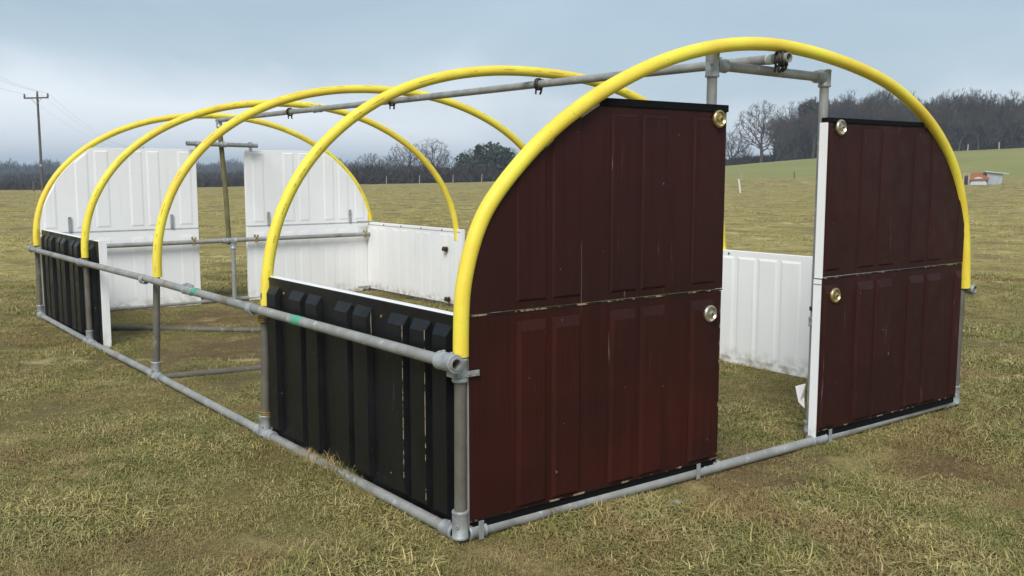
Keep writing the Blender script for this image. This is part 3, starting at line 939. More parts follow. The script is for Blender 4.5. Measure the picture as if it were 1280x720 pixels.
for xx in (1.556, 2.27, 3.664):
    mb = MB().tube([(xx + 0.03 * math.cos(R(a)), FY + 0.0, 0.708 + 0.0) if False else (xx - 0.012 + 0.024 * ((a // 20) % 2), FY + 0.029 * math.cos(R(a)), 0.706 + 0.029 * math.sin(R(a))) for a in range(0, 361, 20)], 0.006, 6, cap=False)
    mb.box((xx - 0.025, FY - 0.006, 0.734), (xx - 0.005, FY + 0.006, 0.762)).box((xx + 0.012, FY - 0.006, 0.734), (xx + 0.030, FY + 0.006, 0.758))
    mb.build("wire_tie", WIRE, fr_, smooth=False)
# short brackets at the far right corner
for z0 in (0.852, 0.055):
    MB().box((3.56, FY - 0.012, z0), (3.80, FY + 0.012, z0 + 0.022)).build("corner_bracket", FITTING, frame)

# loose pipe on the ground inside
lp = pipe("loose_pipe", [(0.314, 6.334, 0.030), (0.82, 5.88, 0.022), (1.80, 4.95, 0.028)], mat=DULL)
lp.parent = None
tag(lp, "loose dull steel tube lying slantwise on the grass inside the frame", "pipe")

# ------------------------------------------------------------------ cladding: sections of old garage doors
fx, fz = fr[:, 0], fr[:, 1]
def under_hoop(curve, margin):
    X, Z = curve
    tx, tz = np.gradient(X), np.gradient(Z)
    ln = np.hypot(tx, tz)
    ox, oz = X + tz / ln * margin, Z - tx / ln * margin         # shifted to the inside of the arch
    k = np.argsort(ox)
    return lambda x: float(np.interp(x, ox[k], oz[k]))
front_top = under_hoop((fx, fz), 0.022)
h5 = HOOPS[4]
far_top = under_hoop((h5[:, 0], h5[:, 2]), 0.02)

def outline(x0, x1, z0, z1, top=None, n=40):
    if top is None:
        return [(x0, z0), (x1, z0), (x1, z1), (x0, z1)]
    xs = np.linspace(x0, x1, n)
    up = [(float(x), max(z0 + 0.002, min(z1, top(x)))) for x in xs]
    return [(x0, z0), (x1, z0)] + up[::-1]

def rib(axis, a0, a1, z0, z1, base, out, depth, side=0.026, cb=0.03, ct=0.045, top=None):
    """One raised rib: sloping cheeks, sloping ends. `base` is the sheet plane, `out` = +1/-1 the way it faces."""
    n = 5
    ts = np.linspace(0, 1, n)
    lo = [(a0, z0), (a1, z0)]
    hi = [(a0 + side, z0 + cb), (a1 - side, z0 + cb)]
    for t in ts[::-1]:
        q = a0 + (a1 - a0) * t
        zt = z1 if top is None else min(z1, top(q) - 0.012)
        lo.append((q, max(zt, z0 + 0.004)))
        q2 = a0 + side + (a1 - a0 - 2 * side) * t
        zt2 = z1 if top is None else min(z1, top(q2) - 0.012)
        hi.append((q2, max(zt2 - ct, z0 + cb + 0.003)))
    m = len(lo)
    def P(q, d):
        return (d, q[0], q[1]) if axis == 'x' else (q[0], d, q[1])
    V = [P(q, base) for q in lo] + [P(q, base + out * depth) for q in hi]
    F = [(i, (i + 1) % m, m + (i + 1) % m, m + i) for i in range(m)] + [tuple(range(m, 2 * m)), tuple(reversed(range(m)))]
    return MB().add(V, F)

T = 0.045
def section(root, name, axis, a0, a1, z0, z1, face, out, mat, ribs, zr0, zr1, depth=0.012, top=None, cb=0.03, ct=0.045, thick=T, side=0.026):
    """One pressed door section: sheet, then each raised rib as a piece of its own."""
    s = MB().prism(outline(a0, a1, z0, z1, top), axis, face, face - out * thick).build(name, mat, root, bevel=0.003)
    for (r0, r1) in ribs:
        r0, r1 = max(r0, a0 + 0.012), min(r1, a1 - 0.012)
        if r1 - r0 < 0.05:
            continue
        if top is not None and min(top(r0), top(r1)) < zr0 + 0.10:
            if top((r0 + r1) / 2) < zr0 + 0.12: continue
        rib(axis, r0, r1, zr0, zr1, face - out * 0.001, out, depth, side=min(side, (r1 - r0) * 0.3), cb=cb, ct=ct, top=top).build("raised_rib", mat, s)
    return s

def pairs(start, n, per=0.51):
    q = []
    for k in range(n):
        q += [(start + k * per, start + k * per + 0.155), (start + k * per + 0.185, start + k * per + 0.34)]
    return q

def pull_ring(root, x, z, y, mat):
    k = 1.2
    mb = MB().lathe([(r * k, h) for r, h in ((0.0, -0.004), (0.034, -0.004), (0.0345, 0.004), (0.033, 0.008), (0.028, 0.011), (0.024, 0.004), (0.022, 0.0005), (0.0145, 0.0005), (0.0125, 0.008),
                     (0.0125, 0.012), (0.009, 0.014), (0.0, 0.0165))], (x, y, z), (0, -1, 0), 28)
    o = mb.build("door_boss", mat, root, smooth=True)
    MB().lathe([(0.0, 0.0), (0.0055, 0.0), (0.0055, 0.0025), (0.0, 0.003)], (x, y - 0.0165, z), (0, -1, 0), 12).build("bolt_head", DARK_STEEL, o, smooth=True)

FF = -0.020                        # front face of the brown sheet
# --- left of the doorway
bl = tag(empty("door_panel", (0.78, 0, 0.05)), "larger dark brown ribbed door panel, left of the doorway, cut to the hoop's curve", "door panel", "brown door panels on the near end")
def root_local(root):
    """Children are built in scene coordinates, so the root's own place is taken off them."""
    for c in children(root):
        c.matrix_parent_inverse = Matrix.Translation(-Vector(root.location))
PB = pairs(0.265 - 0.51, 4)
section(bl, "lower_section", 'y', 0.034, 1.492, 0.080, 0.905, FF, -1, BROWN, PB, 0.094, 0.872, depth=0.016, side=0.015, cb=0.012)
section(bl, "upper_section", 'y', 0.034, 1.505, 0.916, 1.745, FF, -1, BROWN_UPPER, PB, 0.945, 1.715, depth=0.008, side=0.008, top=front_top, ct=0.010, cb=0.012)
MB().prism(outline(0.70, 1.512, 1.745, 1.778, front_top), 'y', FF - 0.006, FF + T).build("top_edging", RUBBER, bl, bevel=0.002)
MB().box((0.05, FF + 0.004, 0.040), (1.478, FF + T, 0.0785)).build("bottom_seal", RUBBER, bl, bevel=0.003)
MB().box((0.036, FF - 0.003, 0.9075), (1.503, FF + 0.01, 0.9132)).build("worn_joint", SEAM, bl)
MB().box((0.036, FF - 0.0025, 0.0790), (1.488, FF + 0.01, 0.0865)).build("worn_joint", SEAM, bl)
# raw core showing where the sheet was sawn to the curve
arc = [x for x in np.linspace(0.40, 0.725, 24)]
mb = MB()
for i in range(len(arc) - 1):
    xa, xb = arc[i], arc[i + 1]
    za, zb = min(1.772, front_top(xa) - 0.020), min(1.772, front_top(xb) - 0.020)
    mb.add([(xa, FF - 0.004, za - 0.008), (xb, FF - 0.004, zb - 0.008), (xb, FF - 0.004, zb + 0.012), (xa, FF - 0.004, za + 0.012),
            (xa, FF + 0.03, za - 0.008), (xb, FF + 0.03, zb - 0.008), (xb, FF + 0.03, zb + 0.012), (xa, FF + 0.03, za + 0.012)],
           [(0, 1, 2, 3), (4, 7, 6, 5), (0, 4, 5, 1), (3, 2, 6, 7), (0, 3, 7, 4), (1, 5, 6, 2)])
mb.build("sawn_edge", TAN_CORE, bl)
MB().box((0.026, FF + 0.002, 0.06), (0.0325, FF + T - 0.004, 0.74)).build("end_cap", GALV, bl)
MB().box((1.4935, FF + 0.001, 0.06), (1.4985, FF + T, 0.904)).build("end_cap", SEAM, bl)
pull_ring(bl, 1.439, 1.712, FF - 0.012, BRASS)
pull_ring(bl, 1.402, 0.803, FF - 0.017, NICKEL)
for xx in (0.075, 1.345):
    MB().box((xx - 0.012, -0.042, 0.008), (xx + 0.012, -0.0375, 0.085)).build("fixing_bracket", FITTING, bl, bevel=0.001)
root_local(bl)
# --- right of the doorway
br = tag(empty("door_panel", (3.0, 0, 0.05)), "smaller dark brown ribbed door panel with a white edge, right of the doorway", "door panel", "brown door panels on the near end")
PR = pairs(2.605 - 0.51, 4)
section(br, "lower_section", 'y', 2.292, 3.708, 0.080, 0.905, FF, -1, BROWN_UPPER, PR, 0.094, 0.872, depth=0.016, side=0.015, cb=0.012, top=under_hoop((fx, fz), 0.03))
section(br, "upper_section", 'y', 2.298, 3.712, 0.916, 1.722, FF, -1, BROWN_UPPER, PR, 0.945, 1.695, depth=0.008, side=0.008, top=front_top, ct=0.010, cb=0.012)
MB().prism(outline(2.298, 3.20, 1.722, 1.748, front_top), 'y', FF - 0.006, FF + T).build("top_edging", RUBBER, br, bevel=0.002)
MB().box((2.30, FF + 0.004, 0.040), (3.70, FF + T, 0.0785)).build("bottom_seal", RUBBER, br, bevel=0.003)
MB().box((2.300, FF - 0.003, 0.9075), (3.700, FF + 0.01, 0.9132)).build("worn_joint", SEAM, br)
MB().box((2.300, FF - 0.0025, 0.0790), (3.700, FF + 0.01, 0.0865)).build("worn_joint", SEAM, br)
e1 = MB().box((2.286, FF + 0.002, 0.04), (2.2915, FF + T + 0.004, 0.903)).build("end_cap", WHITE, br)
MB().box((2.291, FF + 0.002, 0.909), (2.2975, FF + T + 0.004, 1.722)).build("end_cap", WHITE, br)
MB().box((2.2845, FF + 0.001, 0.875), (2.2865, FF + T + 0.005, 0.880)).build("edge_clip", FITTING, e1)
pull_ring(br, 2.387, 1.698, FF - 0.012, NICKEL)
pull_ring(br, 2.386, 0.815, FF - 0.017, BRASS)
MB().box((2.378, -0.042, 0.008), (2.402, -0.0375, 0.085)).build("fixing_bracket", FITTING, br, bevel=0.001)
root_local(br)

# --- side panels along the left
def side_panel(root, axis_face, out, y0, y1, z0, z1, ribs, front_mat, cap=0.045, rim=True, zr1=0.86):
    section(root, "outer_sheet", 'x', y0, y1, z0, z1, axis_face, out, front_mat, ribs, z0 + 0.045, zr1, depth=0.028, thick=0.006, cb=0.015, side=0.009)
    inner = axis_face - out * 0.0065
    MB().box((min(inner, inner - out * (cap - 0.006)), y0 + 0.001, z0 + 0.001), (max(inner, inner - out * (cap - 0.006)), y1 - 0.001, z1 + 0.003)).build("inner_skin", WHITE, root, bevel=0.003)
b1 = tag(empty("side_panel", (0.05, 1.0, 0.02)), "near black ribbed side panel between the first two posts, its top edge white", "side panel", "black side panels along the left")
NB = [(0.096, 0.216), (0.254, 0.391), (0.432, 0.58), (0.749, 0.90), (0.938, 1.083), (1.257, 1.401), (1.446, 1.60), (1.755, 1.88)]
side_panel(b1, 0.034, -1, 0.035, 1.905, 0.02, 0.900, NB, BLACK)
MB().box((0.030, 0.04, 0.012), (0.034, 1.90, 0.021)).build("worn_joint", SEAM_WHITE, b1)
for q, w_ in ((0.4415, 0.0036), (0.2635, 0.0028)):
    MB().box((0.0058, q, 0.10), (0.0076, q + w_, 0.82)).build("worn_joint", SEAM_DARK, b1)
for q in (1.70, 0.665):
    MB().lathe([(0.007, 0.0), (0.007, 0.004), (0.0, 0.005)], (0.0335, q, 0.83), (-1, 0, 0), 10).build("rivet", WIRE, b1)
root_local(b1)
b2 = tag(empty("side_panel", (0.05, 6.4, 0.02)), "far black ribbed side panel with a broad white end, beside the fourth and fifth posts", "side panel", "black side panels along the left")
FB = [(5.50, 5.62), (5.68, 5.83), (5.98, 6.12), (6.16, 6.31), (6.47, 6.62), (6.66, 6.80), (6.96, 7.11), (7.15, 7.29), (7.36, 7.44)]
side_panel(b2, 0.040, -1, 5.385, 7.50, 0.0, 0.893, FB, BLACK)
MB().box((0.0405, 5.376, 0.0), (0.105, 5.3845, 0.905)).build("end_cap", WHITE, b2, bevel=0.002)
MB().box((0.036, 5.39, 0.0), (0.0395, 7.49, 0.012)).build("worn_joint", SEAM_WHITE, b2)
root_local(b2)

# --- white panels of the far end
def far_panel(label, x0, x1, cx, ribs, straps):
    root = tag(empty("end_panel", (cx, LEN, 0.0)), label, "end panel", "white end panels at the far end")
    F = 7.545
    section(root, "lower_section", 'y', x0, x1, 0.005, 0.848, F, -1, WHITE, ribs, 0.03, 0.80, depth=0.004, cb=0.02)
    section(root, "upper_section", 'y', x0, x1, 0.858, 1.712, F, -1, WHITE, ribs, 0.888, 1.688, depth=0.0055, top=far_top, cb=0.022, ct=0.014)
    MB().box((x0 + 0.01, F - 0.003, 0.8485), (x1 - 0.01, F + 0.01, 0.8575)).build("worn_joint", flat("joint_grey", (0.55, 0.55, 0.55)), root)  # plain grey strip over the joint between the two sections
    for s in straps:
        MB().box((s - 0.016, F - 0.0165, 0.86), (s + 0.016, F - 0.0115, 1.012)).build("flat_strap", FITTING, root, bevel=0.001)
    root_local(root)
far_panel("left white ribbed end panel at the far end, one corner curved under the hoop", 0.035, 1.640, 0.8,
          [(0.07, 0.21), (0.38, 0.53), (0.57, 0.73), (0.92, 1.07), (1.10, 1.25), (1.43, 1.59)], (0.316, 1.348))
far_panel("right white ribbed end panel at the far end, meeting the white side panel", 2.197, 3.745, 3.0,
          [(2.27, 2.42), (2.64, 2.79), (2.83, 2.98), (3.15, 3.30), (3.34, 3.49), (3.56, 3.70)], (2.451, 3.494))

# --- white panels of the right side
r1 = tag(empty("side_panel", (W - 0.04, 6.5, 0.0)), "far white side panel on the right with two dark latch spools", "side panel", "white side panels along the right")
IN = W - 0.045
section(r1, "inner_sheet", 'x', 5.475, 7.53, 0.045, 0.858, IN, -1, WHITE, [(y, y + 0.15) for y in (5.56, 5.75, 6.08, 6.27, 6.58, 6.77, 7.08, 7.27)], 0.06, 0.80, depth=0.004, ct=0.014)
for (yy, zz) in ((5.756, 0.63), (5.718, 0.085)):
    MB().lathe([(0.0, 0), (0.034, 0.0), (0.034, 0.006), (0.014, 0.010), (0.012, 0.03), (0.026, 0.034), (0.026, 0.042), (0.0, 0.043)], (IN - 0.010, yy, zz), (-1, 0, 0.25), 16).build("latch_spool", DARK_STEEL, r1, smooth=True)
    MB().tube([(IN - 0.03, yy - 0.03, zz + 0.035), (IN - 0.036, yy + 0.005, zz), (IN - 0.03, yy - 0.02, zz - 0.04)], 0.008, 8).build("latch_spring", WIRE, r1, smooth=True)
MB().box((IN - 0.003, 5.49, 0.826), (IN, 7.50, 0.832)).build("worn_joint", flat("rim_grey", (0.40, 0.40, 0.40)), r1)  # plain grey line a little below the top rim
for yy in (5.85, 6.28, 6.72, 7.12):
    MB().lathe([(0.009, 0.0), (0.009, 0.003), (0.0, 0.004)], (IN - 0.002, yy, 0.838), (-1, 0, 0), 10).build("rivet", DARK_STEEL, r1)
root_local(r1)
r2 = tag(empty("side_panel", (W - 0.04, 1.0, 0.0)), "near white side panel on the right, seen through the doorway", "side panel", "white side panels along the right")
section(r2, "inner_sheet", 'x', 0.05, 1.96, 0.0, 0.872, IN, -1, WHITE, [(y, y + 0.19) for y in (0.16, 0.40, 0.66, 0.90, 1.16, 1.365, 1.56, 1.77)], 0.03, 0.832, depth=0.007, ct=0.02)
MB().lathe([(0.008, 0.0), (0.008, 0.003), (0.0, 0.004)], (IN - 0.002, 1.83, 0.848), (-1, 0, 0), 10).build("rivet", DARK_STEEL, r2)
root_local(r2)

# a stone in the grass in front of the brown panel
def stone(x, y, r, label):
    bm = bmesh.new(); bmesh.ops.create_icosphere(bm, subdivisions=3, radius=r)
    for v in bm.verts:
        q = v.co * (9 / r) * 0.3
        k = 1 + 0.28 * math.sin(q.x * 1.7 + 1) * math.cos(q.y * 2.1) + 0.12 * math.sin(q.z * 3 + q.x * 2)
        v.co = Vector((v.co.x * k * 1.3, v.co.y * k, v.co.z * k * 0.55))
    me = bpy.data.meshes.new("stone"); bm.to_mesh(me); bm.free(); me.materials.append(STONE)
    me.polygons.foreach_set("use_smooth", [True] * len(me.polygons))
    o = link_mesh("stone", me); o.location = (x, y, float(height(x, y)) + r * 0.25)
    tag(o, label, "stone")
stone(1.02, -0.20, 0.024, "small pale stone in the grass in front of the larger brown panel")

# ------------------------------------------------------------------ trees
def bare_tree_data(seed, H, spread, levels=6, trunk=0.30, r0=None, thin=0.030, first=3):
    g = random.Random(seed)
    tv, tf, cv, cf = [], [], [], []
    def seg(V, F, a, b, ra, rb, s):
        t = (b - a).normalized() if (b - a).length > 1e-6 else Vector((0, 0, 1))
        k = Vector((0, 0, 1)) if abs(t.z) < 0.9 else Vector((1, 0, 0))
        u = (k - t * k.dot(t)).normalized(); w = t.cross(u); o = len(V)
        for p, r in ((a, ra), (b, rb)):
            for i in range(s):
                an = 6.2832 * i / s
                V.append(tuple(p + (u * math.cos(an) + w * math.sin(an)) * r))
        for i in range(s):
            F.append((o + i, o + (i + 1) % s, o + s + (i + 1) % s, o + s + i))
    def grow(p, d, L, r, lv):
        n = 3 if lv > 2 else 2
        V, F = (tv, tf) if lv >= levels - 1 else (cv, cf)
        s = 7 if lv >= levels - 1 else (5 if lv > 2 else 3)
        q, dd = p, d
        nodes = []
        for i in range(n):
            dd = (dd + Vector((g.gauss(0, .13), g.gauss(0, .13), g.gauss(0.03, .10)))).normalized()
            e = q + dd * (L / n)
            ra = r * (1 - 0.35 * i / n); rb = r * (1 - 0.35 * (i + 1) / n)
            seg(V, F, q, e, ra, rb, s)
            q = e; nodes.append((q, dd, rb))
        if lv == 0:
            return
        kids = g.choice((2, 3, 3)) if lv < levels else first + 1
        for k in range(kids + (1 if lv <= 2 else 0)):
            bp, bd, br_ = nodes[-1] if (k < 2 or lv == levels) else nodes[g.randrange(len(nodes))]
            if lv == levels and k > 1:
                bp, bd, br_ = nodes[-2] if k % 2 else nodes[-1]
            ax = Vector((g.gauss(0, 1), g.gauss(0, 1), g.gauss(0, 1)))
            ax = (ax - bd * ax.dot(bd)).normalized()
            an = R(g.uniform(18, 52)) * spread
            nd = (bd * math.cos(an) + ax * math.sin(an))
            nd.z += 0.10; nd.normalize()
            if lv < levels - 1 and nd.z < -0.25: nd.z = -0.1
            grow(bp, nd, L * g.uniform(0.62, 0.86), max(br_ * g.uniform(0.55, 0.75), thin), lv - 1)
    grow(Vector((0, 0, -0.4)), Vector((0, 0, 1)), H * trunk, r0 or H * 0.022, levels)
    top = max(v[2] for v in cv)
    k = H / top
    S = lambda L_: [(x * k, y * k, z * k) for x, y, z in L_]
    return S(tv), tf, S(cv), cf

def spread_tree(seed, H, Wd, base, n_att=800, tip=0.013, twigs=3, mat=None, flat_top=1.0):
    """A domed bare crown: limbs grow toward points strewn through the crown's volume, finer toward its skin."""
    g = np.random.default_rng(seed)
    d = g.normal(size=(n_att, 3)); d /= np.linalg.norm(d, axis=1)[:, None]
    lump = 0.80 + 0.35 * np.array([vnoise(np.array(q[0] * 1.6 + seed), np.array(q[1] * 1.6 + q[2] * 1.3)) for q in d])
    A = d * (g.random(n_att) ** 0.42 * lump)[:, None] * np.array([Wd / 2, Wd / 2, H * (1 - base) / 2]) + np.array([0, 0, H * (1 + base) / 2])
    step, kill, reach = H * 0.030, H * 0.045, H * 0.5
    pos, par = [np.array([0, 0, -0.3])], [-1]
    lean = g.normal(0, 0.03, 2)
    while pos[-1][2] < H * (base + 0.06):
        pos.append(pos[-1] + np.array([lean[0] * step, lean[1] * step, step]) + np.append(g.normal(0, step * 0.06, 2), 0)); par.append(len(pos) - 2)
    pos = [p for p in pos]
    near_d = np.full(n_att, 1e9); near_i = np.zeros(n_att, int)
    def touch(i0):
        nonlocal near_d, near_i
        Q = np.array(pos[i0:])
        D = np.linalg.norm(A[:, None] - Q[None], axis=2)
        j = D.argmin(1); m = D[np.arange(len(A)), j]
        b = m < near_d
        near_d = np.where(b, m, near_d); near_i = np.where(b, j + i0, near_i)
    touch(0)
    for it in range(90):
        act = near_d < reach
        if not act.any(): break
        i0 = len(pos)
        for i in np.unique(near_i[act]):
            v = A[act & (near_i == i)] - pos[i]
            v = (v / (np.linalg.norm(v, axis=1)[:, None] + 1e-9)).sum(0)
            v = v / (np.linalg.norm(v) + 1e-9) + g.normal(0, 0.22, 3)
            v /= np.linalg.norm(v) + 1e-9
            pos.append(pos[i] + v * step); par.append(int(i))
        touch(i0)
        live = near_d > kill
        if it > 70 or live.sum() < 8: break
        A = A[live]; near_d = near_d[live]; near_i = near_i[live]
    n = len(pos); P = np.array(pos); par = np.array(par)
    tips = np.zeros(n); kids = np.zeros(n, int)
    for i in range(1, n): kids[par[i]] += 1
    for i in range(n - 1, 0, -1):
        if kids[i] == 0: tips[i] += 1
        tips[par[i]] += tips[i]
    rad = tip * np.maximum(tips, 1) ** 0.46
    big = rad > rad[0] * 0.30
    tv, tf, cv, cf = [], [], [], []
    for i in range(1, n):
        V, F = (tv, tf) if big[i] else (cv, cf)
        sd = 8 if big[i] else (4 if tips[i] > 3 else 3)
        a, b = P[par[i]], P[i]; t = (b - a) / (np.linalg.norm(b - a) + 1e-9)
        k = np.array([0, 0, 1.0]) if abs(t[2]) < 0.9 else np.array([1.0, 0, 0])
        u = k - t * (k @ t); u /= np.linalg.norm(u); w = np.cross(t, u); o = len(V)
        for p_, r_ in ((a, min(rad[par[i]], rad[i] * 1.4)), (b, rad[i])):
            for q in range(sd):
                an = 6.2832 * q / sd
                V.append(tuple(p_ + (u * math.cos(an) + w * math.sin(an)) * r_))
        for q in range(sd):
            F.append((o + q, o + (q + 1) % sd, o + sd + (q + 1) % sd, o + sd + q))
        if tips[i] <= 3:
            for q in range(twigs):
                d_ = t * 0.6 + g.normal(0, 0.6, 3) + np.array([0, 0, 0.25]); d_ /= np.linalg.norm(d_)
                s_ = np.cross(d_, g.normal(size=3)); s_ /= np.linalg.norm(s_)
                L = H * g.uniform(0.025, 0.07); m_ = a + (b - a) * g.random(); o = len(V)
                V += [tuple(m_ - s_ * tip * 0.7), tuple(m_ + s_ * tip * 0.7), tuple(m_ + d_ * L + s_ * tip * 0.25), tuple(m_ + d_ * L - s_ * tip * 0.25)]
                F.append((o, o + 1, o + 2, o + 3))
    return np_mesh("trunk", tv, tf, BARK, smooth=True), np_mesh("crown", cv, cf, mat or TWIG)

def tree_mesh(seed, H, spread, mat, **kw):
    tv, tf, cv, cf = bare_tree_data(seed, H, spread, **kw)
    return np_mesh("trunk", tv, tf, BARK, smooth=True), np_mesh("crown", cv, cf, mat)

def plant_tree(meshes, x, y, s, rot, label, cat="tree", name="bare_tree", group=None, sz=None):
    e = empty(name, (x, y, float(height(x, y))))
    e.rotation_euler = (0, 0, rot); e.scale = (s, s, sz or s)
    link_mesh("trunk", meshes[0], e); link_mesh("crown", meshes[1], e)
    tag(e, label, cat, group)
    return e

def leafy_crown(seed, H, Wd, lobes, n, size, base=0.12, cone=False):
    g = np.random.default_rng(seed)
    cs = []
    for i in range(lobes):
        z = H * (base + (0.92 - base) * (i + 0.5) / lobes)
        rad = Wd * (0.5 if not cone else 0.5 * (1.05 - z / H)) * (0.5 + 0.5 * math.sin(math.pi * min(1, 0.25 + 0.75 * (1 - z / H))))
        a = g.random() * 6.28
        off = rad * 0.55 * g.random()
        cs.append((off * math.cos(a), off * math.sin(a), z, rad * (0.55 + 0.35 * g.random())))
    V = np.zeros((n * 4, 3)); F = np.arange(n * 4).reshape(n, 4)
    pick = g.integers(0, lobes, n)
    for i in range(n):
        cx, cy, cz, r = cs[pick[i]]
        d = g.normal(size=3); d /= np.linalg.norm(d)
        rr = r * (0.55 + 0.5 * g.random() ** 0.5)
        p = np.array([cx, cy, cz]) + d * rr * np.array([1, 1, 0.85])
        p[2] = max(p[2], 0.15)
        u = g.normal(size=3); u /= np.linalg.norm(u); w = np.cross(u, d); w /= (np.linalg.norm(w) + 1e-9)
        s = size * (0.5 + g.random())
        V[4 * i:4 * i + 4] = [p - u * s - w * s * .5, p + u * s - w * s * .6, p + u * s * .9 + w * s * .5, p - u * s + w * s * .6]
    return np_mesh("crown", V, F, EVERGREEN)
def trunk_only(H, r):
    mb = MB().tube([(0, 0, -0.3), (0.03, 0.02, H * 0.4), (0.0, 0.05, H * 0.8)], r, 8, r1=r * 0.4)
    return np_mesh("trunk", np.array(mb.v), np.array([f for f in mb.f if len(f) == 4]), BARK, True)

V_ROUND = [spread_tree(3, 10, 10.5, 0.08, 1100, tip=0.022, twigs=4), spread_tree(4, 10, 11.5, 0.10, 1100, tip=0.022, twigs=4), spread_tree(9, 10, 10, 0.14, 900, tip=0.019, twigs=4, mat=TWIG_PALE)]
V_WOOD = [tree_mesh(20 + i, 12, 0.72 + 0.06 * (i % 3), (TWIG, TWIG, TWIG_PALE)[i % 3], levels=6, trunk=0.30, thin=0.022) for i in range(5)]
V_BIG = spread_tree(12, 10, 10.5, 0.12, 1500, tip=0.017, twigs=4)
def top_height(depth, base_y_px, top_y_px):
    return depth * (base_y_px - top_y_px) / 1222.235

# beyond the middle of the field
for k, (px, D, hpx, v, lab) in enumerate([
        (462, 150, 41, 0, "round headed bare tree beyond the field, leftmost of the tree group"),
        (512, 152, 52, 1, "broad bare tree beyond the field, just left of the tall pale one"),
        (541, 156, 55, 2, "tall pale bare tree, the highest of the group beyond the field"),
        (556, 150, 36, 2, "low spreading pale bare tree seen inside the second hoop"),
        (588, 158, 43, 0, "bare tree standing behind the left edge of the dark evergreens"),
        (606, 160, 48, 2, "thin bare tree rising above the dark evergreens"),
        (640, 158, 42, 1, "bare tree to the right of the dark evergreens"),
        (438, 158, 26, 2, "small bare tree beside the curve of the farthest hoop"),
        (487, 162, 36, 0, "bare tree half hidden between the round headed and the broad one"),
        (672, 160, 40, 1, "bare tree behind the curve of the nearest hoop")]):
    x, y = at(px, D)
    s = top_height(D, 232, 232 - hpx) / 10 * 1.06
    plant_tree(V_ROUND[v], x, y, s, k * 1.3, lab, group="trees beyond the middle of the field")
EV = [(leafy_crown(3, 6.5, 4.4, 9, 1500, 0.30, cone=True), trunk_only(6, 0.16)), (leafy_crown(4, 5.5, 6.2, 9, 1700, 0.30), trunk_only(5, 0.16)), (leafy_crown(6, 11, 7, 12, 2200, 0.36), trunk_only(10, 0.22))]
for px, D, v, s, lab in ((597, 152, 0, 0.92, "pointed dark evergreen tree in the group beyond the field"), (621, 150, 1, 0.88, "rounded dark evergreen bush beyond the field, right of the pointed one"),
                         (583, 153, 1, 0.66, "small dark evergreen bush left of the pointed evergreen"), (1015, 178, 2, 0.86, "tall dark evergreen at the left end of the hill wood")):
    x, y = at(px, D)
    plant_tree((EV[v][1], EV[v][0]), x, y, s, px, lab, name="evergreen_tree", group="dark evergreens")

# the hill wood on the right
x, y = at(951, 166)
plant_tree(V_BIG, x, y, 1.12, 0.6, "large open bare tree at the wood's left corner, seen through the doorway")
x, y = at(915, 172); plant_tree(V_ROUND[1], x, y, 0.68, 2.0, "bare tree on the skyline, half hidden behind the larger brown panel")
x, y = at(930, 176); plant_tree(V_ROUND[0], x, y, 0.40, 1.0, "low bare tree on the skyline left of the large open one")
g = random.Random(5)
wood_tops = ([965, 990, 1010, 1040, 1100, 1140, 1180, 1230, 1280, 1600], [52, 62, 72, 78, 80, 78, 78, 74, 78, 92])
def merged(pair):
    me = bpy.data.meshes.new("wood_tree")
    a, b = pair
    bm = bmesh.new(); bm.from_mesh(a)
    n = len(bm.faces); bm.from_mesh(b)
    bm.faces.ensure_lookup_table()
    for f in bm.faces[n:]:
        f.material_index = 1
    bm.to_mesh(me); bm.free()
    me.materials.append(a.materials[0]); me.materials.append(b.materials[0])
    return me
mass, front_trees = [], []
for row_, D0 in enumerate((169, 176, 183, 191, 200, 212)):
    px = 968 + row_ * 4
    while px < 1560:
        D = D0 + g.uniform(-3, 3)
        q = px + g.uniform(-5, 5)
        x, y = at(q, D)
        zb = float(height(x, y))
        want = np.interp(q, *wood_tops) * g.uniform(0.80, 1.06) * (0.86 if row_ == 0 else 1.0)         # pixels above the field edge
        edge = np.interp(q, [960, 1010, 1280, 1600], [199, 197, 188, 182])
        ztop = CAM.z + (214.5 - (edge - want)) * D / 1222.235
        s = max(0.45, (ztop - zb) / 12)
        rot = g.uniform(0, 6.28); v = g.randrange(5)
        if row_ == 0 and q < 1292:
            front_trees.append((q, v, x, y, s * g.uniform(0.9, 1.1), rot, s))
            px += g.uniform(20, 32)
        else:
            mass.append((x, y, zb, rot, s, v))
            px += g.uniform(15, 24)
ORD = ("first", "second", "third", "fourth", "fifth", "sixth", "seventh", "eighth", "ninth", "tenth")
count = {}
for q, v, x, y, s_, rot, sz in sorted(front_trees):
    where = ("of the wood's front row, seen through the doorway" if q < 1030 else
             "of the wood's front row, above the smaller brown panel" if q < 1150 else "of the wood's front row, beyond the nearest hoop")
    k = count.get(where, 0); count[where] = k + 1
    plant_tree(V_WOOD[v], x, y, s_, rot, "%s bare tree from left %s" % (ORD[k], where), group="bare trees at the front of the hill wood", sz=sz)
mass = np.array(mass)
wood = scatter("hill_wood", [merged(p) for p in V_WOOD], mass[:, :3], mass[:, 3], np.zeros((len(mass), 2)), mass[:, 4], mass[:, 5],
               "dense mass of bare winter trees behind the front row on the hill")
wood["category"] = "wood"

